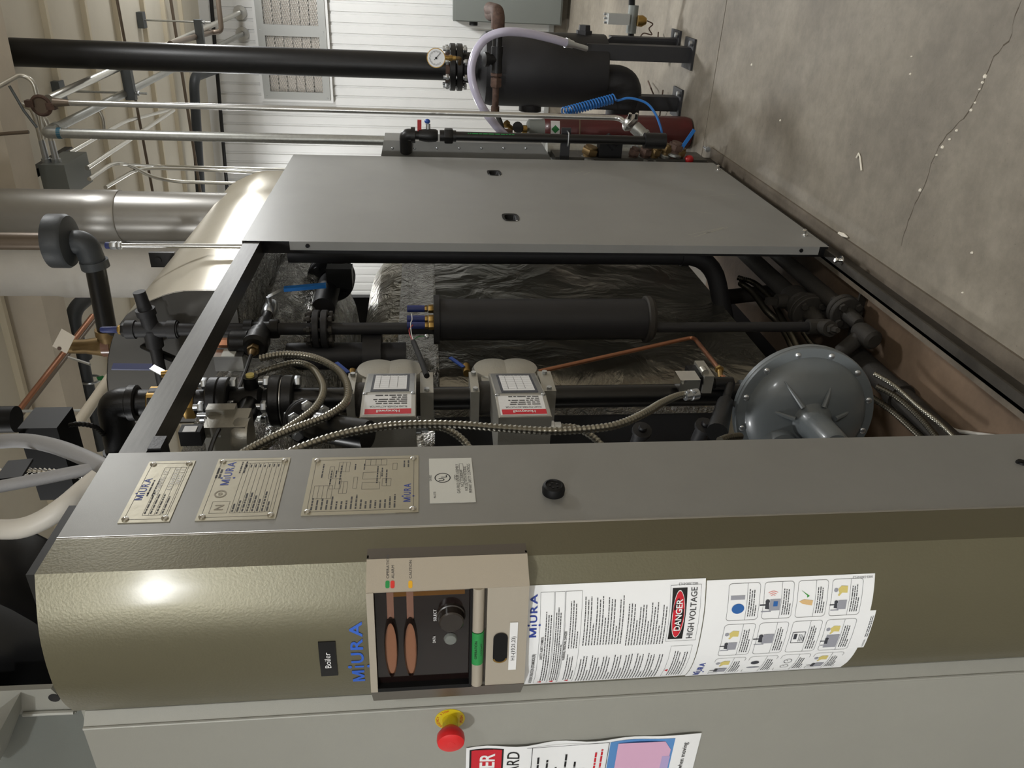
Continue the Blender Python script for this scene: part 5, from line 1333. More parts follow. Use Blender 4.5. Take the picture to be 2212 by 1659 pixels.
# ---- stacks
sk_ = thing('exhaust_stack', 'bare silver steel exhaust stack with overlapping collar', 'stack', (-1.07, 3.4, 2.6))
c = PY(200, 466, 3.72); r_ = rp(c, 53)
MB().cyl((c.x, 3.72, 2.25), (c.x, 3.72, ZY(258, 466, 3.72)), r_, n=48).build('lower_duct', 'stack_steel', sk_)
MB().cyl((c.x + .004, 3.72, ZY(255, 466, 3.72)), (c.x + .004, 3.72, zceil(c.x + r_) - .004), r_ * 1.0, n=48).build('upper_duct', 'stack_steel', sk_)
MB().lathe((c.x, 3.72, ZY(265, 466, 3.72)), (0, 0, 1), [(0, r_ * 1.03), (.004, r_ * 1.055), (ZY(197, 466, 3.72) - ZY(265, 466, 3.72), r_ * 1.03)], 48).build('collar', 'stack_steel', sk_)
sw = thing('insulated_stack', 'white wrapped insulated stack beside the silver stack', 'stack', (-1.3, 3.72, 2.6))
c = PY(100, 581, 3.72); r_ = rp(c, 58)
MB().lathe((c.x, 3.72, 2.25), (0, 0, 1), [(0, r_ * 1.06), (ZY(140, 581, 3.72) - 2.25, r_ * 1.06), (ZY(122, 581, 3.72) - 2.25, r_), (zceil(c.x + r_) - 2.254, r_)], 48).build('wrapped_duct', 'stack_white', sw)
# ---- safety valve discharge
sv = thing('safety_valve', 'brass safety relief valve with card tag and black discharge pipe to a drip pan elbow', 'valve', PY(215, 750, 2.75))
YV = 2.75
pe = PY(180, 538, YV); rE = rp(pe, 26)
MB().tube(fillet([PY(148, 522, YV), PY(185, 524, YV), PY(207, 580, YV)], .07, 10), [rE * .92] * 1 + [rE * 1.0] * 11 + [rE * 1.0], 24).build('drip_elbow', 'grey_dark', sv)
pp = PY(160, 522, YV); 
pan = MB().lathe(PY(160, 521, YV), (0, 0, 1), [(0, rE * 1.0), (.012, rE * 2.05), (.022, rE * 2.2), (rp(pp, 46), rE * 2.2), (rp(pp, 48), rE * 2.05), (rp(pp, 48) - .01, rE * 2.0), (.03, rE * 1.9)], 40).build('drip_pan', 'grey_dark', sv)
dd = (PY(235, 715, YV) - PY(205, 572, YV)).normalized()
MB().cyl(PY(202, 562, YV), PY(207, 578, YV), rE * 1.12, n=24).build('elbow_collar', 'grey_dark', sv)
MB().cyl(PY(205, 572, YV), PY(232, 716, YV), rp(pe, 21), n=24).build('discharge_pipe', 'black_gloss', sv)
q = PY(228, 530, YV)
MB().hexa(q, (0, 0, -1), .012, .014).build('nipple', 'blue_grip', sv); MB().hexa(q + V((0, 0, -.016)), (0, 0, -1), .015, .022).build('tube_nut', 'zinc', sv); MB().hexa(q + V((0, 0, -.04)), (0, 0, -1), .015, .014).build('tube_nut', 'zinc', sv)
MB().cyl(q, V((q.x, q.y, 2.16)), .0085, n=12).build('drain_tube', 'steel_bright', sv)
bo = PY(230, 716, YV); bi = PY(222, 748, YV); rb_ = rp(bo, 20)
MB().lathe(bo, dd, [(-.01, rb_ * 1.15), (.015, rb_ * 1.15), (.016, rb_ * .98), ((bi - bo).length, rb_ * .9)], 22).build('outlet', 'brass_dull', sv)
zb0 = PY(250, 752, YV); zb1 = PY(205, 752, YV)
bod = MB().lathe(V((bi.x, YV, zb0.z - .03)), (0, 0, 1), [(0, rb_ * .8), (.03, rb_ * .9), (.05, rb_ * 1.15), (zb1.z - zb0.z, rb_ * 1.1), (zb1.z - zb0.z + .06, rb_ * .8), (zb1.z - zb0.z + .12, rb_ * .78), (zb1.z - zb0.z + .13, rb_ * .4), (zb1.z - zb0.z + .145, rb_ * .45), (zb1.z - zb0.z + .16, rb_ * .3)], 24).build('valve_body', 'brass_dull', sv)
MB().lathe(V((bi.x, YV, zb0.z + .01)), (0, 0, 1), [(0, rb_ * 1.16), (.03, rb_ * 1.17)], 20).build('label_band', 'film_pink', bod)
h0 = PY(148, 772, YV - .05); h1 = PY(195, 787, YV - .08)
MB().bar(h0, h1, .012, .005).build('test_lever', 'steel_bright', sv)
TP = [PY(x, y, YV - .10) for x, y in ((113, 748), (133, 710), (162, 727), (144, 764))]
MB().prism(TP, (0, .0015, 0)).build('card_tag', 'tag_card', sv)
MB().lathe(PY(128, 753, YV - .102), (0, -1, 0), [(0, .007), (.002, .006)], 12).build('tag_eyelet', 'rusty', sv)
# vent pipe above the drip pan
vp = thing('vent_pipe', 'brownish steel vent pipe rising from the drip pan', 'pipe', (pp.x, YV, 3.2))
MB().cyl((pp.x, YV, PY(130, 522, YV).z), (pp.x, YV, zceil(pp.x)), rp(pp, 18.5), n=24).build('pipe', 'pipe_brown', vp)
# black brace and blue lever behind the rail
t = MB().tube([PX(238, 716, -1.2), PX(378, 777, -1.2)], rp(PX(300, 745, -1.2), 8), 12).build('brace_rod', 'black_gloss'); tag(t, 'black slanting brace rod below the water column cross', 'rod')
lv = thing('lever_valve', 'ball valve with long blue flat lever above the top rail', 'valve', PX(352, 806, -1.12))
a, b, c = PX(243, 792, -1.12), PX(328, 793, -1.12), PX(356, 808, -1.12)
MB().bar(a, b, .022, .006, (1, -.4, 0)).build('lever', 'blue_grip', lv); MB().bar(b, c, .02, .005, (1, -.4, 0)).build('lever_neck', 'zinc', lv)
MB().lathe(c, (0, .2, -1), [(-.01, .01), (.02, .012), (.022, .025), (.08, .028), (.085, .02)], 14).build('body', 'brass', lv)

# ---- blower and air duct parts over the front section
MB_top = MB().box((-1.19, .985, ZT + .001), (XS - .004, 1.16, ZT + .016)).build('top_sheet', 'danger_black'); tag(MB_top, 'black top sheet lying over the control section', 'panel')
bw = thing('blower', 'black burner blower housing above the front section', 'blower', (-1.35, 1.35, 2.3))
MB().lathe((-1.42, 1.18, 2.66), (0, 1, 0), [(0, .30), (.015, .35), (.03, .36), (.20, .36), (.215, .35), (.23, .30)], 48).build('volute', 'black_gloss', bw)
MB().cyl((-1.42, 1.10, 2.66), (-1.42, 1.19, 2.66), .15, n=32).build('inlet_ring', 'black_plastic', bw)
a = PY(20, 906, 1.9)
MB().cyl((a.x, 1.9, ZY(36, 906, 1.9)), (a.x, 1.9, ZY(-90, 906, 1.9)), rp(a, 29), n=28).build('motor_cap', 'black_plastic', bw)
b0_ = PY(118, 965, 1.7); b1_ = PY(42, 908, 1.7)
bxr = PY(80, 925, 1.7).x
MB().box((bxr - .22, 1.70, ZY(130, 950, 1.7)), (bxr, 1.80, ZY(42, 940, 1.7))).build('control_box', 'black_plastic', bw)
MB().box((-1.75, 1.45, 2.23), (-1.36, 1.95, 2.42)).build('air_box', 'black_plastic', bw)
MB().bar(PY(45, 995, 1.55), PY(18, 1035, 1.45), .006, .05).build('bracket', 'black_plastic', bw)
conduit('black corrugated cable from the blower box to the gas elbow', [PY(112, 937, 1.75), PY(135, 922, 1.75), PY(170, 916, 1.78), PY(205, 922, 1.8), PY(225, 940, 1.82)], 6, .010, 'black_iron', name='corrugated_cable')
def hose(label, pts, npx, material):
    r = rp(pts[len(pts) // 2], npx)
    p = resample(spline(pts, 14), .006)
    t = MB().tube(p, [r * (1 + .012 * (i % 2)) for i in range(len(p))], 18).build('air_hose', material); return tag(t, label, 'hose')
hose('grey rubber hose curving up from behind the corner panel', [PX(x, y, X) for x, y, X in ((-60, 962, -1.16), (-10, 955, -1.12), (50, 952, -1.08), (110, 962, -1.04), (170, 983, -1.0), (230, 1012, -.97), (270, 1040, -.96))], 16.5, 'hose_grey')
hose('second grey rubber hose rising straight beside the curved one', [PX(x, y, X) for x, y, X in ((-60, 1062, -1.06), (0, 1051, -1.04), (80, 1036, -1.02), (150, 1022, -1.0), (215, 1010, -.98), (260, 1003, -.97))], 13.5, 'hose_grey')
hose('thick white hose sweeping down to the top of the corner panel', [PX(x, y, X) for x, y, X in ((-70, 1135, -1.08), (-10, 1143, -1.05), (45, 1141, -1.02), (95, 1122, -1.0), (140, 1092, -.98), (180, 1058, -.97), (215, 1030, -.96))], 22, 'hose_white')
conduit('chrome corrugated hose lying between the two grey hoses', [PX(x, y, -1.12) for x, y in ((-20, 1020), (40, 1018), (110, 1020), (170, 1026), (215, 1032))], 9, .011, 'chrome', name='corrugated_hose', depth=.3)
# ---- lifting bracket on the front enclosure
lb_ = thing('lifting_bracket', 'welded grey steel lifting bracket with a drilled plate on top of the front enclosure', 'bracket', (-1.3, 1.1, ZT))
ybk = 1.10
q = [PY(x, y, ybk) for x, y in ((-30, 1494), (110, 1488), (165, 1540), (-30, 1545))]
pl_ = MB().prism(q, (0, .012, 0)).build('drilled_plate', 'panel_grey_front', lb_)
c = PY(117, 1508, ybk - .001); MB().cyl(c, c + V((0, .003, 0)), .011, n=16).build('drill_hole', 'ink', pl_)
q = [PY(x, y, ybk - .0) for x, y in ((-20, 1545), (45, 1495), (47, 1530), (18, 1608), (-20, 1640))]
MB().prism(q, (0, -.09, 0)).build('gusset', 'panel_grey_front', lb_)
MB().tube([PY(50, 1543, ybk - .004), PY(100, 1540, ybk - .004), PY(160, 1538, ybk - .004)], .005, 8).build('weld_bead', 'panel_grey_front', lb_)
MB().box((-1.95, 1.0, ZT + .001), (-1.20, 1.30, ZT + .012)).build('base_plate', 'panel_grey_front', lb_)
MB().box((-2.0, 1.115, ZT + .012), (PY(60, 1492, 1.12).x, 1.125, ZT + .4)).build('back_plate', 'enclosure_grey', lb_)
# ================================================================= BEHIND THE BOILER
# ---- wall louver
lv = thing('wall_louver', 'grey framed wall louver with expanded metal screen over pale slats', 'louver', (-.6, YW, 2.6))
lx0, lx1, lz0, lz1 = -1.522, .42, 2.597, 3.312
yl = YW - .05
for x0, x1, z0, z1 in ((lx0, lx1, lz0, lz0 + .075), (lx0, lx1, lz1 - .075, lz1), (lx0, lx0 + .075, lz0 + .075, lz1 - .075), (lx1 - .075, lx1, lz0 + .075, lz1 - .075), (-.885, -.775, lz0 + .075, lz1 - .075)):
    MB().box((x0, yl, z0), (x1, yl + .03, z1)).build('frame_bar', 'louver_grey', lv)
for x0, x1, z0, z1 in ((lx0 - .03, lx1 + .03, lz0 - .03, lz0), (lx0 - .03, lx1 + .03, lz1, lz1 + .03), (lx0 - .03, lx0, lz0, lz1), (lx1, lx1 + .03, lz0, lz1)):
    MB().box((x0, yl + .01, z0), (x1, yl + .045, z1)).build('outer_trim', 'wall_white', lv)
for (x0, x1) in ((lx0 + .075, -.885), (-.775, lx1 - .075)):
    z0, z1 = lz0 + .075, lz1 - .075; ns = 6; dz = (z1 - z0) / ns
    for k in range(ns):
        MB().prism([(x0, yl + .022, z0 + dz * k + .004), (x0, yl + .022, z0 + dz * k + .012), (x0, yl + .045, z0 + dz * (k + 1)), (x0, yl + .045, z0 + dz * (k + 1) - .008)], (x1 - x0, 0, 0)).build('slat', 'louver_slat', lv)
    m = MB(); st_ = .045; Lx = x1 - x0; Lz = z1 - z0
    for sgn in (1, -1):
        k = -Lz * 2.2
        while k < Lx + Lz * 2.2:
            pts = []
            for zz in (z0, z1):
                pts.append((x0 + k + sgn * (zz - z0) * 2.2, zz))
            (xa, za), (xb, zb) = pts
            def clipx(xa, za, xb, zb):
                o = []
                for X in (x0, x1):
                    pass
                t0, t1 = 0.0, 1.0; dx = xb - xa
                for pq, qq in ((-dx, xa - x0), (dx, x1 - xa)):
                    if abs(pq) < 1e-9:
                        if qq < 0: return None
                    else:
                        r = qq / pq
                        if pq < 0: t0 = max(t0, r)
                        else: t1 = min(t1, r)
                if t0 >= t1: return None
                return xa + dx * t0, za + (zb - za) * t0, xa + dx * t1, za + (zb - za) * t1
            q = clipx(xa, za, xb, zb)
            if q: m.bar((q[0], yl + .014, q[1]), (q[2], yl + .014, q[3]), .003, .006, (0, 1, 0))
            k += st_
    o = m.build('screen_mesh', 'louver_grey', lv); o['kind'] = 'stuff'
for xx in (-1.50, -1.2, -.83, -.5): 
    for zz in (lz0 + .03, lz1 - .03): MB().ball((xx, yl - .001, zz), .006, 8, 5).build('rivet', 'zinc', lv)
# ---- electrical enclosure on the wall
en = thing('electrical_enclosure', 'grey electrical enclosure on the white wall with a black knob', 'box', (-.3, YW, .1))
MB().box((-.66, YW - .22, .09), (.15, YW - .02, 1.25)).build('box', 'enclosure_grey', en)
MB().box((-.65, YW - .235, .11), (.14, YW - .22, 1.23)).build('door', 'enclosure_grey', en)
MB().cyl((-.70, YW - .14, 1.03), (-.66, YW - .14, 1.03), .045, n=16).build('knob', 'black_plastic', en)
# ---- blow-down separator tank
YT = 4.95
tk = thing('separator_tank', 'black steel blow-down separator tank standing on angle legs', 'tank', PY(1440, 150, YT) * 1.0)
ca, cb = PY(1160, 67, YT), PY(1160, 231, YT); tcx = (ca.x + cb.x) / 2; tr = abs(ca.x - cb.x) / 2 * .985
def T(x): return ZY(x, 148, YT)
MB().lathe((tcx, YT, T(1305)), (0, 0, 1), [(0, tr * .55), (.012, tr * .98), (.02, tr), (T(1060) - T(1305), tr), (T(1046) - T(1305), tr * .96), (T(1036) - T(1305), tr * .80), (T(1030) - T(1305), tr * .55)], 56).build('shell', 'black_matte', tk)
pipc = PY(920, 143, YT); px_ = pipc.x
MB().cyl((px_, YT, T(1042)), (px_, YT, T(985)), rp(pipc, 31), n=28).build('neck', 'black_matte', tk)
# flanges and riser pipe
for xx in (977, 992): flange(tk, (px_, YT, T(xx)), (0, 0, 1), rp(pipc, 48), T(970) - T(983), 'black_iron')
bolts(tk, (px_, YT, T(985)), (0, 0, 1), rp(pipc, 40), 8, .019, T(968) - T(1001), 'zinc', .39)
# lower elbow
e0 = V((tcx - .06, YT, T(1300))); 
MB().tube(fillet([e0, e0 + V((0, 0, -.16)), e0 + V((-.36, .06, -.17))], .15, 10), rp(pipc, 38), 26).build('outlet_elbow', 'black_matte', tk)
def leg(yp0, yp1, x0, x1, Y, fx):
    a, b = PY((x0 + x1) / 2, yp0, Y), PY((x0 + x1) / 2, yp1, Y); z0, z1 = ZY(x1, (yp0 + yp1) / 2, Y), ZY(x0, (yp0 + yp1) / 2, Y); xa, xb = max(a.x, b.x), min(a.x, b.x)
    lo = MB().prism([(xa, Y, .012), (xa, Y, z1 - .06), (xa - .0, Y, z1 - .06), (xb, Y, z1), (xb, Y, .012)], (0, -.012, 0)); lo.box((xa - .012, Y, .012), (xa, Y + .09, z1 - .06)); o = lo.build('leg', 'black_matte', tk)
    MB().box((xb - .035, Y - .06, 0), (xa + .05, Y + .12, .014)).build('foot_plate', 'black_matte', o)
    MB().hexa((xa + .025, Y - .03, .014), (0, 0, 1), .016, .02).build('anchor_nut', 'zinc', o)
leg(97, 131, 1245, 1440, YT - tr * .72, 0); leg(206, 237, 1240, 1425, YT - tr * .25, 0); leg(80, 96, 1300, 1415, YT + tr * .7, 0)
for x, y in ((1160, 160), (1336, 112), (1400, 112)): 
    pass
q = PY(1262, 66, YT); MB().lathe((q.x - .03, YT, q.z), (1, 0, 0), [(0, .05), (.03, .05), (.031, .038), (.06, .035)], 6).build('plug', 'black_matte', tk)
q = PY(1145, 232, YT); MB().lathe((q.x + .03, YT, q.z), (-1, 0, 0), [(0, .07), (.05, .07)], 20).build('side_socket', 'black_matte', tk)
rs = thing('riser_main', 'wide black riser pipe going from the tank flange to the ceiling', 'pipe', (px_, YT, 1.6))
MB().cyl((px_, YT, T(972)), (px_, YT, zceil(px_)), rp(pipc, 27.5), n=36).build('pipe', 'black_iron', rs)
MB().cyl((px_, YT, T(972)), (px_, YT, T(962)), rp(pipc, 31), n=30).build('weld_collar', 'rusty', rs)
# gauge
gg = thing('pressure_gauge', 'round white dial gauge in a brass rim before the black riser pipe', 'gauge', PY(942, 125, 4.72))
c = PY(942, 125, 4.72); r_ = rp(c, 20); dv = (EYE - c); dv.z = 0; dv.normalize(); dv = V((.05, -1, 0)).normalized()
MB().lathe(c, dv, [(-.03, r_ * .9), (.0, r_ * 1.0), (.006, r_), (.006, r_ * .9)], 40).build('rim', 'brass', gg)
GS = plane_sheet(c + dv * .007, V((0, 0, 1)).cross(dv), (0, 0, 1))
if GS.n.dot(dv) < 0: GS = plane_sheet(c + dv * .007, dv.cross(V((0, 0, 1))), (0, 0, 1))
m = MB(); GS.disc(m, 0, 0, r_ * .92, h=.0); dl = m.build('dial', 'sticker', gg)
m = MB()
for k in range(27):
    a = math.radians(225 - 10 * k); r0, r1 = r_ * (.62 if k % 3 else .56), r_ * .76
    GS.line(m, r0 * math.cos(a), r0 * math.sin(a), r1 * math.cos(a), r1 * math.sin(a), .0016, .001)
m.build('scale_lines', 'ink', dl)
m = MB(); GS.line(m, -.012, .012, r_ * .55, -r_ * .5, .003, .002); GS.disc(m, 0, 0, .006, h=.0022); m.build('needle', 'ink', gg)
MB().cyl(c + V((0, .02, -r_)), c + V((0, .02, -r_ - .06)), .012, n=12).build('stem', 'brass', gg)
MB().hexa(c + V((0, .02, -r_ - .02)), (0, 0, -1), .018, .02).build('stem_nut', 'brass', gg)
MB().tube(fillet([c + V((0, .02, -r_ - .05)), c + V((0, .02, -r_ - .085)), V((px_, YT - .05, c.z - r_ - .085))], .01), .01, 10).build('nipple', 'brass_dull', gg)
# ---- rusty cross pipe in front of the tank
YR = 4.62
rp_ = thing('cross_pipe', 'rusty and black pipe run with check valve crossing before the tank top', 'pipe', PY(1072, 130, YR))
def H(y, x=1073): return PY(x, y, YR)
r_ = rp(H(100), 10)
zc0 = H(130).z
def hp(y): q = H(y); return V((q.x, YR, zc0))
MB().tube(fillet([hp(38) + V((0, .25, .02)), hp(30) , hp(62)], .05), r_ * 1.45, 18).build('street_elbow', 'rusty', rp_)
MB().tube(fillet([hp(62), hp(25), hp(25) + V((.0, .20, .03))], .06), r_ * 1.4, 18).build('elbow', 'rusty', rp_)
MB().cyl(hp(55), hp(102), r_ * 1.05, n=18).build('nipple', 'black_gloss', rp_)
MB().lathe(hp(100), (-1, 0, 0), [(0, r_ * 1.3), ((hp(100) - hp(157)).length * .2, r_ * 1.3), ((hp(100) - hp(157)).length * .5, r_ * 1.2), ((hp(100) - hp(157)).length, r_ * 1.3)], 20).build('check_valve', 'black_iron', rp_)
MB().lathe(hp(128), (0, -.3, 1), [(0, r_ * 1.1), (.05, r_ * 1.1), (.052, r_ * 1.5), (.075, r_ * 1.5), (.08, r_ * .8)], 20).build('valve_bonnet', 'black_iron', rp_)
MB().hexa(hp(157), (-1, 0, 0), r_ * 1.35, .018).build('bushing', 'rusty', rp_); MB().hexa(hp(168), (-1, 0, 0), r_ * 1.3, (hp(168) - hp(188)).length).build('union', 'rusty', rp_)
MB().cyl(hp(157), hp(232), r_ * .72, n=16).build('nipple', 'rusty', rp_)
MB().cyl(hp(230), hp(247), r_ * .95, n=16).build('coupling', 'rusty', rp_)
e1 = hp(240); e2 = PY(1088, 288, 4.45)
MB().tube([e1, PY(1080, 262, 4.55), e2], r_ * .55, 12).build('bent_nipple', 'black_iron', rp_)
MB().lathe(e2 + V((0, 0, .03)), (0, 0, -1), [(0, r_ * .6), (.02, r_ * 1.0), (.06, r_ * 1.0), (.08, r_ * .7)], 14).build('end_valve', 'rusty', rp_)
# ---- clear hose
ch = [PY(x, y, Y) for x, y, Y in ((1095, 296, 4.42), (1070, 270, 4.4), (1042, 232, 4.4), (1024, 190, 4.4), (1018, 150, 4.42), (1028, 112, 4.44), (1052, 82, 4.46), (1090, 69, 4.46), (1140, 72, 4.5), (1190, 83, 4.55), (1228, 94, 4.6))]
hz = thing('clear_hose', 'milky clear plastic hose arching over the black tank', 'hose', ch[5])
smooth_tube(ch, rp(ch[5], 9), 18).build('hose', 'hose_clear', hz)
d = (ch[-1] - ch[-2]).normalized(); e = ch[-1]
MB().lathe(e, d, [(-.02, rp(e, 10)), (-.005, rp(e, 10))], 16).build('hose_clamp', 'zinc', hz)
MB().lathe(e, d, [(-.005, rp(e, 9)), (.03, rp(e, 8)), (.031, rp(e, 6)), (.13, rp(e, 6))], 14).build('hose_barb', 'zinc', hz)
# ---- solenoid valve low on the right
YSV = 5.25
so = thing('solenoid_valve', 'grey solenoid valve with brass end on a dark pipe behind the tank', 'valve', PY(1366, 40, YSV))
MB().cyl(PY(1366, -40, YSV), PY(1362, 110, YSV + .1), rp(PY(1366, 40, YSV), 7), n=14).build('pipe', 'black_iron', so)
q0, q1 = PY(1312, 28, YSV - .06), PY(1355, 53, YSV - .06)
MB().box((q0.x, YSV - .11, q1.z), (q1.x, YSV - .03, q0.z)).build('coil_box', 'louver_grey', so)
for k in range(3): q = PY(1310, 30 + 9 * k, YSV - .06); MB().cyl(q, q + V((0, 0, .015)), .008, n=8).build('terminal', 'zinc', so)
q = PY(1366, 40, YSV); MB().cyl((q.x + .075, YSV, q.z), (q.x - .085, YSV, q.z), rp(q, 11), n=16).build('valve_body', 'enclosure_grey', so)
q = PY(1377, 45, YSV - .05); MB().lathe(q, (0, 0, -1), [(0, .032), (.03, .034), (.055, .02)], 16).build('brass_end', 'brass', so)
smooth_tube([PY(x, y, YSV - .05) for x, y in ((1398, 45), (1410, 52), (1402, 62), (1408, 75), (1390, 72), (1380, 85))], .004, 6).build('lead_wire', 'rusty', so)
for (xa, ya, xb, yb) in ((1422, 70, 1420, 100), (1432, 195, 1425, 250), (1400, 175, 1412, 205)):
    t = MB().tube([PZ(xa, ya, .03), PZ((xa + xb) / 2, (ya + yb) / 2, .05), PZ(xb, yb, .03)], .005, 6).build('rusty_rod', 'rusty'); tag(t, 'thin rusty rod on the floor among the tank legs', 'rod', 'rusty rods under the tank')
# ---- red gas cylinder
YG = 4.62
a, b = PY(1300, 247, YG), PY(1300, 320, YG); gx = (a.x + b.x) / 2; gr = abs(a.x - b.x) / 2
def Gz(x): return ZY(x, 284, YG)
gc = thing('gas_cylinder', 'dark red gas cylinder with grey cap ring standing behind the boiler', 'gas cylinder', (gx, YG, 0))
zt_ = Gz(1205)
MB().lathe((gx, YG, 0), (0, 0, 1), [(0, gr * .75), (.012, gr * .93), (.04, gr), (zt_, gr), (zt_ + .05, gr * .9), (zt_ + .085, gr * .66), (zt_ + .10, gr * .45)], 40).build('body', 'cylinder_red', gc)
MB().lathe((gx, YG, zt_ + .085), (0, 0, 1), [(0, gr * .66), (.02, gr * .62), (.09, gr * .60), (.10, gr * .45)], 24).build('cap_ring', 'enclosure_grey', gc)
MB().lathe((gx, YG, zt_ + .18), (0, 0, 1), [(0, .024), (.03, .024), (.035, .018), (.08, .018)], 14).build('cylinder_valve', 'brass', gc)
q = V((gx, YG, zt_ + .23)); MB().lathe(q, (.3, -.9, .2), [(0, .02), (.05, .02), (.052, .03), (.10, .03)], 16).build('regulator', 'black_plastic', gc)
MB().lathe(q + V((0, 0, .04)), (.5, -.3, .6), [(0, .014), (.04, .014), (.045, .022), (.06, .022)], 14).build('regulator_knob', 'brass', gc)
MB().bar(q + V((.0, -.02, .09)), q + V((.11, -.02, .14)), .008, .006).build('tee_handle', 'brass_dull', gc)
mt_ = Sheet(lambda a, b, h=0.0: V((gx + (gr + h) * math.sin(a), YG - (gr + h) * math.cos(a), b)))
z1 = Gz(1184); z0 = Gz(1203)
mt_.solid(MB(), -.25, z0, .75, z1, .001, 8, 1).build('label', 'sticker', gc)
m = MB(); zc_ = (z0 + z1) / 2; mt_.poly(m, [(.25, zc_ + .024), (.02, zc_), (.25, zc_ - .024), (.48, zc_)], .003); m.build('green_diamond', 'green_tape', gc)
MB().lathe((gx, YG, Gz(1247)), (0, 0, 1), [(0, gr * 1.01), (.006, gr * 1.02), (.008, gr * 1.01)], 40).build('strap', 'pan_brown', gc)
# ---- blue coiled air line
bc0, bc1 = PY(1214, 243, 4.35), PY(1326, 213, 4.40)
ax_ = (bc1 - bc0); L = ax_.length; ax_.normalize(); u, v = frame_of(ax_); rc_ = rp(bc0, 9.5)
pts = []
for k in range(19 * 14 + 1):
    an = 2 * math.pi * k / 14; pts.append(bc0 + ax_ * (L * k / (19 * 14)) + (u * math.cos(an) + v * math.sin(an)) * rc_)
bl_ = thing('air_coil', 'bright blue coiled air line with a loose loop down to the floor fittings', 'hose', bc0)
MB().tube(pts, rp(bc0, 1.7), 7).build('coil', 'blue_bright', bl_)
smooth_tube([pts[-1]] + [PY(x, y, Y) for x, y, Y in ((1335, 217, 4.4), (1360, 212, 4.38), (1395, 222, 4.35), (1415, 245, 4.3), (1427, 275, 4.25), (1432, 300, 4.2))], rp(bc0, 2.6), 8).build('loop', 'blue_bright', bl_)

# ---- grey rear box panel with screws
rb = thing('rear_cover', 'narrow grey rear cover with a row of screws beside the large side panel', 'cover', (-.88, 4.0, 1.0))
YP = 3.99
xr, xl = PY(1000, 309, YP).x, -.96
q = [(PY(829, 303, YP)), (PY(1172, 312, YP)), (PY(1190, 343, YP)), V((xl, YP, ZY(1190, 343, YP))), V((xl, YP, ZY(820, 340, YP)))]
MB().prism(q, (0, .18, 0)).build('cover_sheet', 'panel_grey', rb)
for k in range(7):
    x = 848 + 48 * k; p = PY(x, 320, YP); MB().ball(p + V((0, -.001, 0)), .0065, 8, 5).build('screw', 'zinc', rb)
z_ = ZY(1200, 335, YP)
MB().box((xl, YP, .1), (-.91, YP + .18, z_)).build('lower_sheet', 'casing_dark', rb)
# ---- black pipe with ball valve and bracket
YB2 = 3.93
bp_ = thing('drop_pipe', 'black drop pipe with ball valve, red lever and blue lever beside the rear cover', 'pipe', PY(1200, 300, YB2))
bx = PY(1200, 299, YB2).x
def B(x): return ZY(x, 299, YB2)
rB = rp(PY(1200, 299, YB2), 9.5)
MB().cyl((bx, YB2, B(1395)), (bx, YB2, B(970)), rB, n=18).build('pipe', 'black_gloss', bp_)
MB().hexa((bx, YB2, B(978)), (0, 0, 1), rB * 1.75, B(960) - B(978)).build('union_nut', 'black_iron', bp_); MB().cyl((bx, YB2, B(985)), (bx, YB2, B(950)), rB * 1.25, n=16).build('union_body', 'black_iron', bp_)
MB().lathe((bx, YB2, B(946)), (0, 0, 1), [(0, rB * 1.1), (.01, rB * 1.35), ((B(905) - B(946)) * .5, rB * 1.5), (B(905) - B(946), rB * 1.2)], 16).build('ball_valve', 'black_iron', bp_)
MB().cyl((bx, YB2, B(925)), (bx + .055, YB2, B(925)), rB * .5, n=12).build('valve_stem', 'zinc', bp_)
q = PY(923, 262, YB2); MB().ball(q, .012, 10, 6, (1, 1, 1.2)).build('lever_tip', 'blue_handle', bp_); MB().bar(q, V((bx + .05, YB2, B(921))), .012, .005, (0, 1, 0)).build('blue_lever', 'zinc', bp_)
MB().bar(PY(906, 259, YB2), PY(906, 287, YB2), .02, .012, (0, 1, 0)).build('red_lever', 'red_handle', bp_)
MB().cyl((bx, YB2, B(906)), (bx, YB2, B(888)), rB * .95, n=14).build('nipple', 'black_iron', bp_)
MB().tube(fillet([(bx, YB2, B(893)), (bx, YB2, B(876)), (bx - .09, YB2 + .05, B(876))], .035), rB * 1.35, 18).build('elbow', 'black_iron', bp_)
MB().cyl((bx, YB2, B(897)), (bx, YB2, B(888)), rB * 1.7, n=18).build('elbow_collar', 'black_iron', bp_)
MB().cyl((bx, YB2, B(1437)), (bx, YB2, B(1392)), rB * 1.75, n=18).build('end_coupling', 'black_iron', bp_)
q0 = PY(1225, 276, YB2 + .03); q1 = PY(1225, 350, YB2 + .03)
MB().box((q1.x, YB2 + .02, B(1234)), (q0.x, YB2 + .035, B(1214))).build('bracket', 'black_matte', bp_)
MB().tube(fillet([(bx + rB * 1.5, YB2 + .03, B(1226)), (bx + rB * 1.4, YB2 - rB * 1.3, B(1226)), (bx - rB * 1.4, YB2 - rB * 1.3, B(1226)), (bx - rB * 1.5, YB2 + .03, B(1226))], .012), .0035, 8).build('u_bolt', 'zinc', bp_)
GSh = Sheet(lambda a, b, h=0.0: V((bx + (rB + h) * math.cos(.7), YB2 - (rB + h) * math.sin(.7) , 0)) + V((math.sin(.7) * -b, -math.cos(.7) * b * 1.0, B(1110) + a)))
m = MB(); GSh.words(m, 0, .004, .26, 1, .01, .006, .001); m.build('pipe_lettering', 'green_tape', bp_)
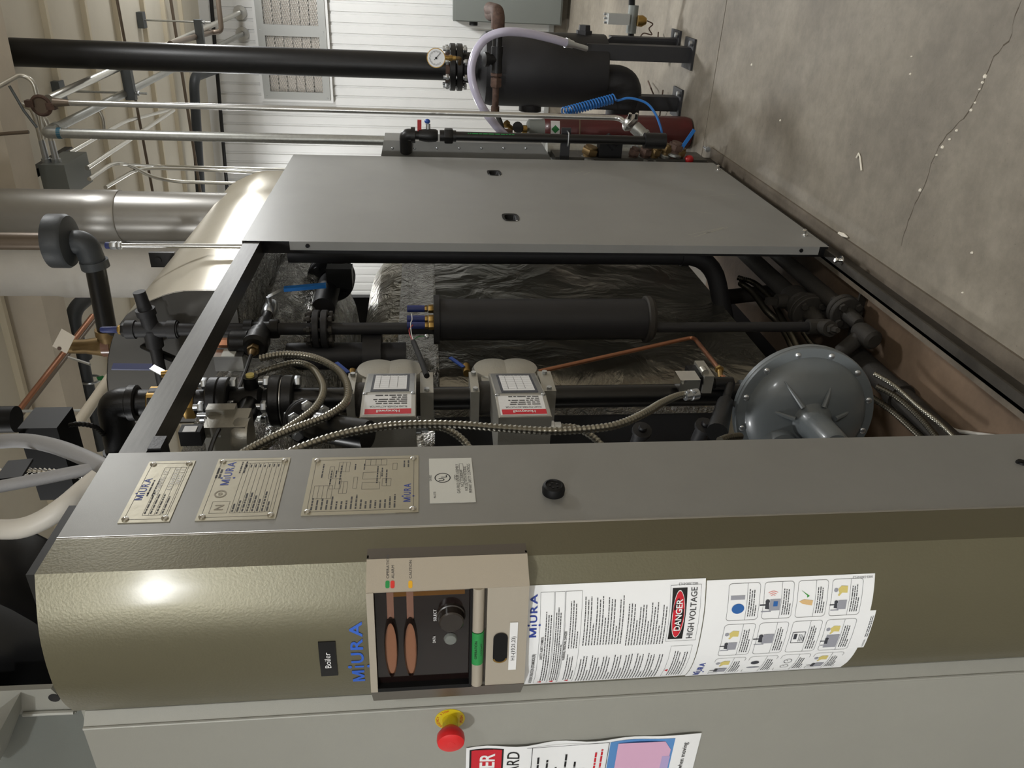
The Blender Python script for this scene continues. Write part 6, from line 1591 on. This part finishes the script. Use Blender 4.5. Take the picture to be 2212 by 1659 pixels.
# ---- stainless tube with sanitary clamp ends
YS2 = 4.24
ts = thing('steel_tube', 'long thin stainless tube from ceiling clamp down to a stainless valve', 'tube', PY(800, 240, YS2))
tx = PY(700, 237, YS2).x
MB().tube(fillet([(tx, YS2, ZY(118, 218, YS2)), (tx, YS2, ZY(1336, 258, YS2)), (tx - .02, YS2 - .10, ZY(1350, 270, YS2))], .03), rp(PY(700, 237, YS2), 6), 14).build('tube', 'steel_bright', ts)
MB().lathe((tx, YS2, ZY(150, 220, YS2)), (0, 0, 1), [(0, rp(PY(700, 237, YS2), 6.2)), (.06, rp(PY(700, 237, YS2), 9)), (ZY(116, 220, YS2) - ZY(150, 220, YS2), rp(PY(700, 237, YS2), 9.5))], 16).build('reducer', 'pipe_brown', ts)
q = PY(1362, 266, YS2 - .06)
d = (PY(1410, 312, YS2 - .14) - q).normalized()
MB().lathe(q - d * .03, d, [(0, .035), (.02, .05), (.035, .05), (.05, .036)], 20).build('clamp_ring', 'steel_bright', ts)
MB().lathe(q + d * .03, d, [(0, .034), (.06, .034), (.062, .038), (.075, .038), (.077, .034), (.14, .034)], 20).build('valve_body', 'galvanised', ts)
for k in (0, .035): MB().hexa(q + V((.03, -.04, .02 - k)), (1, -.3, 0), .010, .03).build('clamp_nut', 'chrome', ts)
# top clamp coupling ring
q = PY(89, 228, YS2); rr = rp(q, 19)
MB().tube([q + V((rr * math.cos(2 * math.pi * k / 24), 0, rr * math.sin(2 * math.pi * k / 24))) for k in range(24)], rr * .22, 8, closed=True).build('clamp_coupling', 'rusty', ts)
MB().lathe(q + V((0, .02, 0)), (0, -1, 0), [(0, rr * .85), (.025, rr * .85)], 24).build('coupling_face', 'pipe_brown', ts)
for dz in (1.1, -1.1): MB().box(q + V((-.012 + rr * .1 * dz, -.02, rr * dz - .02)), q + V((.02 + rr * .1 * dz, .02, rr * dz + .02))).build('coupling_lug', 'rusty', ts)
# ---- ceiling pipes running to the back wall
ZP = 3.472
def ypipe(name, label, a, b, Z, npx, material, ref=None, group=None):
    A, Bq = PZ(*a, Z), PZ(*b, Z); t = thing(name, label, 'pipe', A, group)
    MB().cyl(A, Bq, rp(A if ref is None else ref, npx), n=18).build('pipe', material, t); return t, A, Bq
t, A, Bq = ypipe('steel_main', 'bright steel pipe running under the ceiling from the ring clamp to the wall', (105, 214), (516, 28), ZP, 9.5, 'emt')
MB().cyl(V((Bq.x, YW - .03, ZP)), V((Bq.x, YW, ZP)), .07, n=20).build('wall_escutcheon', 'steel_bright', t)
t, A, Bq = ypipe('galvanised_main', 'mottled galvanised pipe running to the wall and dropping beside the boiler', (100, 287), (522, 74), ZP, 10, 'galvanised')
MB().cyl(V((Bq.x, YW - .03, ZP)), V((Bq.x, YW, ZP)), .07, n=20).build('wall_escutcheon', 'steel_bright', t)
rG = rp(A, 10.5)
MB().tube(fillet([A + V((0, .05, 0)), A, V((A.x, A.y, A.z - .08))], .04), rG * 1.12, 18).build('elbow', 'galvanised', t)
MB().cyl((A.x, A.y, 1.2), (A.x, A.y, A.z - .05), rG, n=20).build('drop', 'galvanised', t)
MB().cyl((A.x, A.y, A.z - .075), (A.x, A.y, A.z - .055), rG * 1.13, n=20).build('tape_band', 'teal_tape', t)
dirp = (Bq - A).normalized()
for k in (.10, 2.9): MB().cyl(A + dirp * k, A + dirp * (k + .035), rG * 1.2, n=18).build('coupling', 'galvanised', t)
# bent dark pipe at the far hanger
q = [PY(x, y, Y) for x, y, Y in ((368, 95, 6.4), (436, 74, 7.6), (456, 70, 7.8), (474, 68, 7.8), (480, 52, 7.8), (476, 30, 7.8), (470, -10, 7.8))]
t = MB().tube(fillet([q[0], q[2], q[3] + V((-.0, 0, -.02)), q[6]], .12, 8), rp(q[1], 5.5), 14).build('bent_pipe', 'pipe_brown'); tag(t, 'brown steel pipe turning sharply beside the far pipe hanger', 'pipe')
# struts and rods
for lab, a, b, Y, ro in (('grey channel hanger nearest the louver carrying the bright pipe', (427, 42), (436, 100), 7.2, (285, 38)), ('grey channel hanger carrying the galvanised pipe beside the black riser', (272, 148), (300, 216), 5.4, (170, 201))):
    A, Bq = PY(*a, Y), PY(*b, Y); t = thing('pipe_hanger', lab, 'hanger', A)
    MB().bar(A, V((Bq.x, Y, A.z)), .045, .06).build('channel', 'strut_grey', t)
    rx = PY((a[0] + b[0]) / 2, (a[1] + 6) if Y > 6 else 201, Y).x
    MB().cyl((rx, Y, A.z - .10), (rx, Y, zceil(rx)), .007, n=8).build('rod', 'galvanised', t)
    MB().hexa((rx, Y, A.z - .055), (0, 0, 1), .016, .014).build('rod_nut', 'zinc', t)
    MB().box((rx - .06, Y - .04, zceil(rx) - .05), (rx + .06, Y + .04, zceil(rx))).build('beam_clamp', 'strut_grey', t)
# cross lines under the ceiling, parallel to the wall
def xpipe(label, a, b, Y, npx, material, name='ceiling_line', cat='pipe'):
    A, Bq = PY(*a, Y), PY(*b, Y); z = (A.z + Bq.z) / 2
    t = MB().cyl(A + (A - Bq) * .6, Bq + (Bq - A) * .35, rp(A, npx), n=12).build(name, material); return tag(t, label, cat)
xpipe('straight black pipe hung below the tan ceiling', (214, 0), (282, 415), 6.7, 5, 'black_iron')
xpipe('thin steel conduit clipped beside the black ceiling pipe', (224, 0), (296, 415), 6.75, 2.6, 'emt')
xpipe('brown steel line running across below the near hanger', (253, 0), (329, 410), 6.2, 3.2, 'pipe_brown')
xpipe('dark straight pipe fixed along the white wall top', (456, 0), (491, 415), 8.9, 4.2, 'black_iron')
xpipe('slim brown line passing before the dark insulated elbow', (392, 150), (432, 410), 7.9, 3.2, 'pipe_brown')
q = [PY(x, y, Y) for x, y, Y in ((470, 148, 8.9), (440, 158, 8.3), (418, 166, 8.0), (420, 200, 8.0), (436, 460, 8.0))]
t = MB().tube(fillet([q[0], q[2], q[4]], .14, 8), rp(q[2], 10.5), 18).build('insulated_line', 'grey_dark'); tag(t, 'thick dark insulated line with an elbow before the white wall', 'pipe')
# junction box with conduits
YJ = 4.62
jb = thing('junction_box', 'grey sheet steel junction box hung below the ceiling beam', 'box', PY(130, 370, YJ))
a, b = PY(84, 357, YJ), PY(146, 425, YJ)
MB().box((b.x, YJ, b.z - .02), (a.x, YJ + .34, a.z)).build('body', 'enclosure_grey', jb)
MB().box((b.x - .004, YJ - .006, b.z - .024), (a.x + .004, YJ, a.z + .004)).build('lid', 'enclosure_grey', jb)
for k, (xx) in enumerate((101, 122)):
    q = PY(xx, 350, YJ + .08); q.x = a.x
    MB().lathe(q, (1, 0, .0), [(0, .026), (.02, .026), (.022, .018), (.12, .016)], 14).build('connector', 'zinc', jb)
    e = q + V((.12, 0, 0)); MB().tube(fillet([e, e + V((.14, 0, .0)), e + V((.2, .0, .12 if k else .02))], .08), .015, 12).build('conduit', 'emt', jb)
MB().bar(PZ(150, 325, PY(84, 357, YJ).z + .03), PZ(48, 388, PY(84, 357, YJ).z + .03), .045, .045).build('support_channel', 'black_iron', jb)
def ecd(label, pts, npx, rad=.10):
    t = MB().tube(fillet(pts, rad, 7), rp(pts[0], npx), 12).build('steel_conduit', 'emt'); return tag(t, label, 'conduit')
Zj = PY(120, 370, YJ).z
ecd('straight bright conduit leaving the junction box towards the wall', [PZ(188, 363, Zj - .10), PZ(375, 238, Zj - .10)], 5)
ecd('bright conduit that bends from the junction box and drops behind the panel', [PZ(193, 387, Zj - .14), PZ(258, 342, Zj - .14), PY(340, 392, 5.6), PY(640, 399, 5.6)], 4.5, .25)
ecd('bright conduit bending down beside the panel top corner', [PZ(228, 405, Zj - .16), PZ(300, 362, Zj - .16), PY(420, 366, 5.9), PY(640, 377, 5.9)], 4.2, .2)
ecd('slim bright conduit dropping parallel to the wall above the panel', [PZ(262, 355, Zj - .2), PY(330, 358, 6.3), PY(640, 366, 6.3)], 3.2, .12)
ecd('upper bright conduit crossing under the galvanised pipe', [PZ(150, 330, Zj + .05), PZ(270, 262, Zj + .05), PZ(372, 236, Zj + .0)], 4.5)
ecd('curved conduit hanging from the ceiling beam beside the ring clamp', [PY(-20, 196, 4.1), PY(45, 160, 4.25), PY(72, 175, 4.25), PY(86, 232, 4.25), PY(95, 300, 4.25)], 5, .14)
ecd('short curved conduit below the galvanised pipe', [PY(205, 228, 5.2), PY(222, 250, 5.2), PY(226, 285, 5.2), PY(212, 300, 5.2)], 4, .08)
t = MB().cyl(PY(-30, 292, 4.2), PY(62, 285, 4.2), .009, n=8).build('hanger_rod', 'pipe_brown'); tag(t, 'brown threaded rod holding the galvanised elbow', 'rod')
t = MB().tube([PY(20, 185, 4.2), PY(52, 240, 4.2), PY(80, 276, 4.2)], .007, 8).build('brace_wire', 'strut_grey'); tag(t, 'thin slanting brace wire beside the ceiling beam', 'rod')
# ---- lines left of the stacks
q = [PY(x, y, 4.6) for x, y in ((205, 648), (158, 664), (150, 690), (175, 745), (216, 968))]
pvc = thing('pvc_pipe', 'dark grey plastic pipe with an elbow passing below the ceiling beam', 'pipe', q[3])
A = q[1]; MB().tube(fillet([A + V((.05, .5, -.12)), A + V((-.03, 0, .02)), q[4]], .10, 8), rp(A, 16), 18).build('pipe', 'grey_dark', pvc)
MB().cyl(q[3] + (q[4] - q[3]) * .05, q[3] + (q[4] - q[3]) * .12, rp(A, 18), n=18).build('socket', 'grey_dark', pvc)
c = PY(196, 820, 4.6); MB().tube([c + V((0, rp(A, 20) * math.cos(2 * math.pi * k / 16), rp(A, 20) * math.sin(2 * math.pi * k / 16))) for k in range(16)], .008, 8, closed=True).build('pipe_clamp', 'zinc', pvc)
MB().cyl(V((c.x, c.y, c.z + rp(A, 18))), V((c.x, c.y, zceil(c.x))), .008, n=8).build('clamp_rod', 'pipe_brown', pvc)
MB().prism([PY(x, y, 4.55) for x, y in ((208, 815), (222, 812), (232, 822), (212, 822))], (0, .004, 0)).build('green_tag', 'green_tape', pvc)
t, A, Bq = ypipe('white_pipe', 'cream white pipe running diagonally behind the black gas elbow', (242, 810), (85, 1035), 3.0, 11, 'white_pipe')
MB().cyl(PZ(185, 886, 3.0), PZ(185, 886, 3.0) + V((0, 0, .5)), .006, n=8).build('hanger_rod', 'galvanised', t)
ypipe('copper_line', 'long copper line slanting up beside the dark plastic pipe', (200, 683), (20, 915), 3.35, 6, 'copper')
ypipe('copper_line', 'second thinner copper line close under the ceiling beam', (208, 688), (40, 905), 3.3, 3.5, 'pipe_brown')
# ---- fittings low behind the rear corner
fb = thing('drain_manifold', 'cluster of brass and galvanised drain fittings low behind the side panel', 'pipe', PY(1400, 335, 4.15))
q = PY(1300, 328, 4.2); MB().cyl((q.x, 4.2, ZY(1450, 328, 4.2)), (q.x, 4.2, ZY(1180, 328, 4.2)), .05, n=20).build('pipe', 'galvanised', fb)
for xx in (1360, 1368, 1412): MB().cyl((q.x, 4.2, ZY(xx, 328, 4.2)), (q.x, 4.2, ZY(xx + 5, 328, 4.2)), .056, n=20).build('pipe_ring', 'zinc', fb)
for x, y, r_, mt in ((1275, 335, .045, 'brass_dull'), (1370, 338, .03, 'rusty'), (1395, 336, .035, 'rusty'), (1415, 337, .034, 'brass_dull'), (1440, 330, .03, 'brass_dull'), (1460, 326, .042, 'rusty'), (1470, 338, .03, 'brass_dull')):
    p = PY(x, y, 4.02); m = MB().hexa(p + V((.035, 0, .0)), (-1, .1, .2), r_, .03, .3); m.cyl(p + V((.045, 0, -.004)), p + V((-.05, .01, .016)), r_ * .72, n=16); m.build('fitting', mt, fb)
    MB().lathe(p + V((-.01, .0, .004)), (-1, .1, .2), [(0, r_ * .8), (.004, r_ * .95), (.016, r_ * .95), (.02, r_ * .8)], 16).build('fitting_ring', 'galvanised', fb)
p = PY(1318, 318, 4.0); m = MB().box(p + V((-.05, -.02, -.06)), p + V((.02, .05, .06))); m.build('black_switch', 'black_plastic', fb)
MB().cyl(p + V((0, -.0, -.02)), p + V((.05, 0, .03)), .028, n=14).build('switch_boss', 'black_plastic', fb)
MB().bar(PY(1471, 322, 4.0), PY(1500, 280, 4.0), .018, .008, (0, -1, 0)).build('blue_lever', 'blue_bright', fb)
p = PY(1433, 292, 4.02); MB().bar(p, PY(1434, 312, 4.02), .012, .006, (0, -1, 0)).build('orange_tab', 'orange_tag', fb)
p = PY(1488, 345, 4.0); MB().ball(p, .025, 10, 6).build('red_knob', 'red_handle', fb)
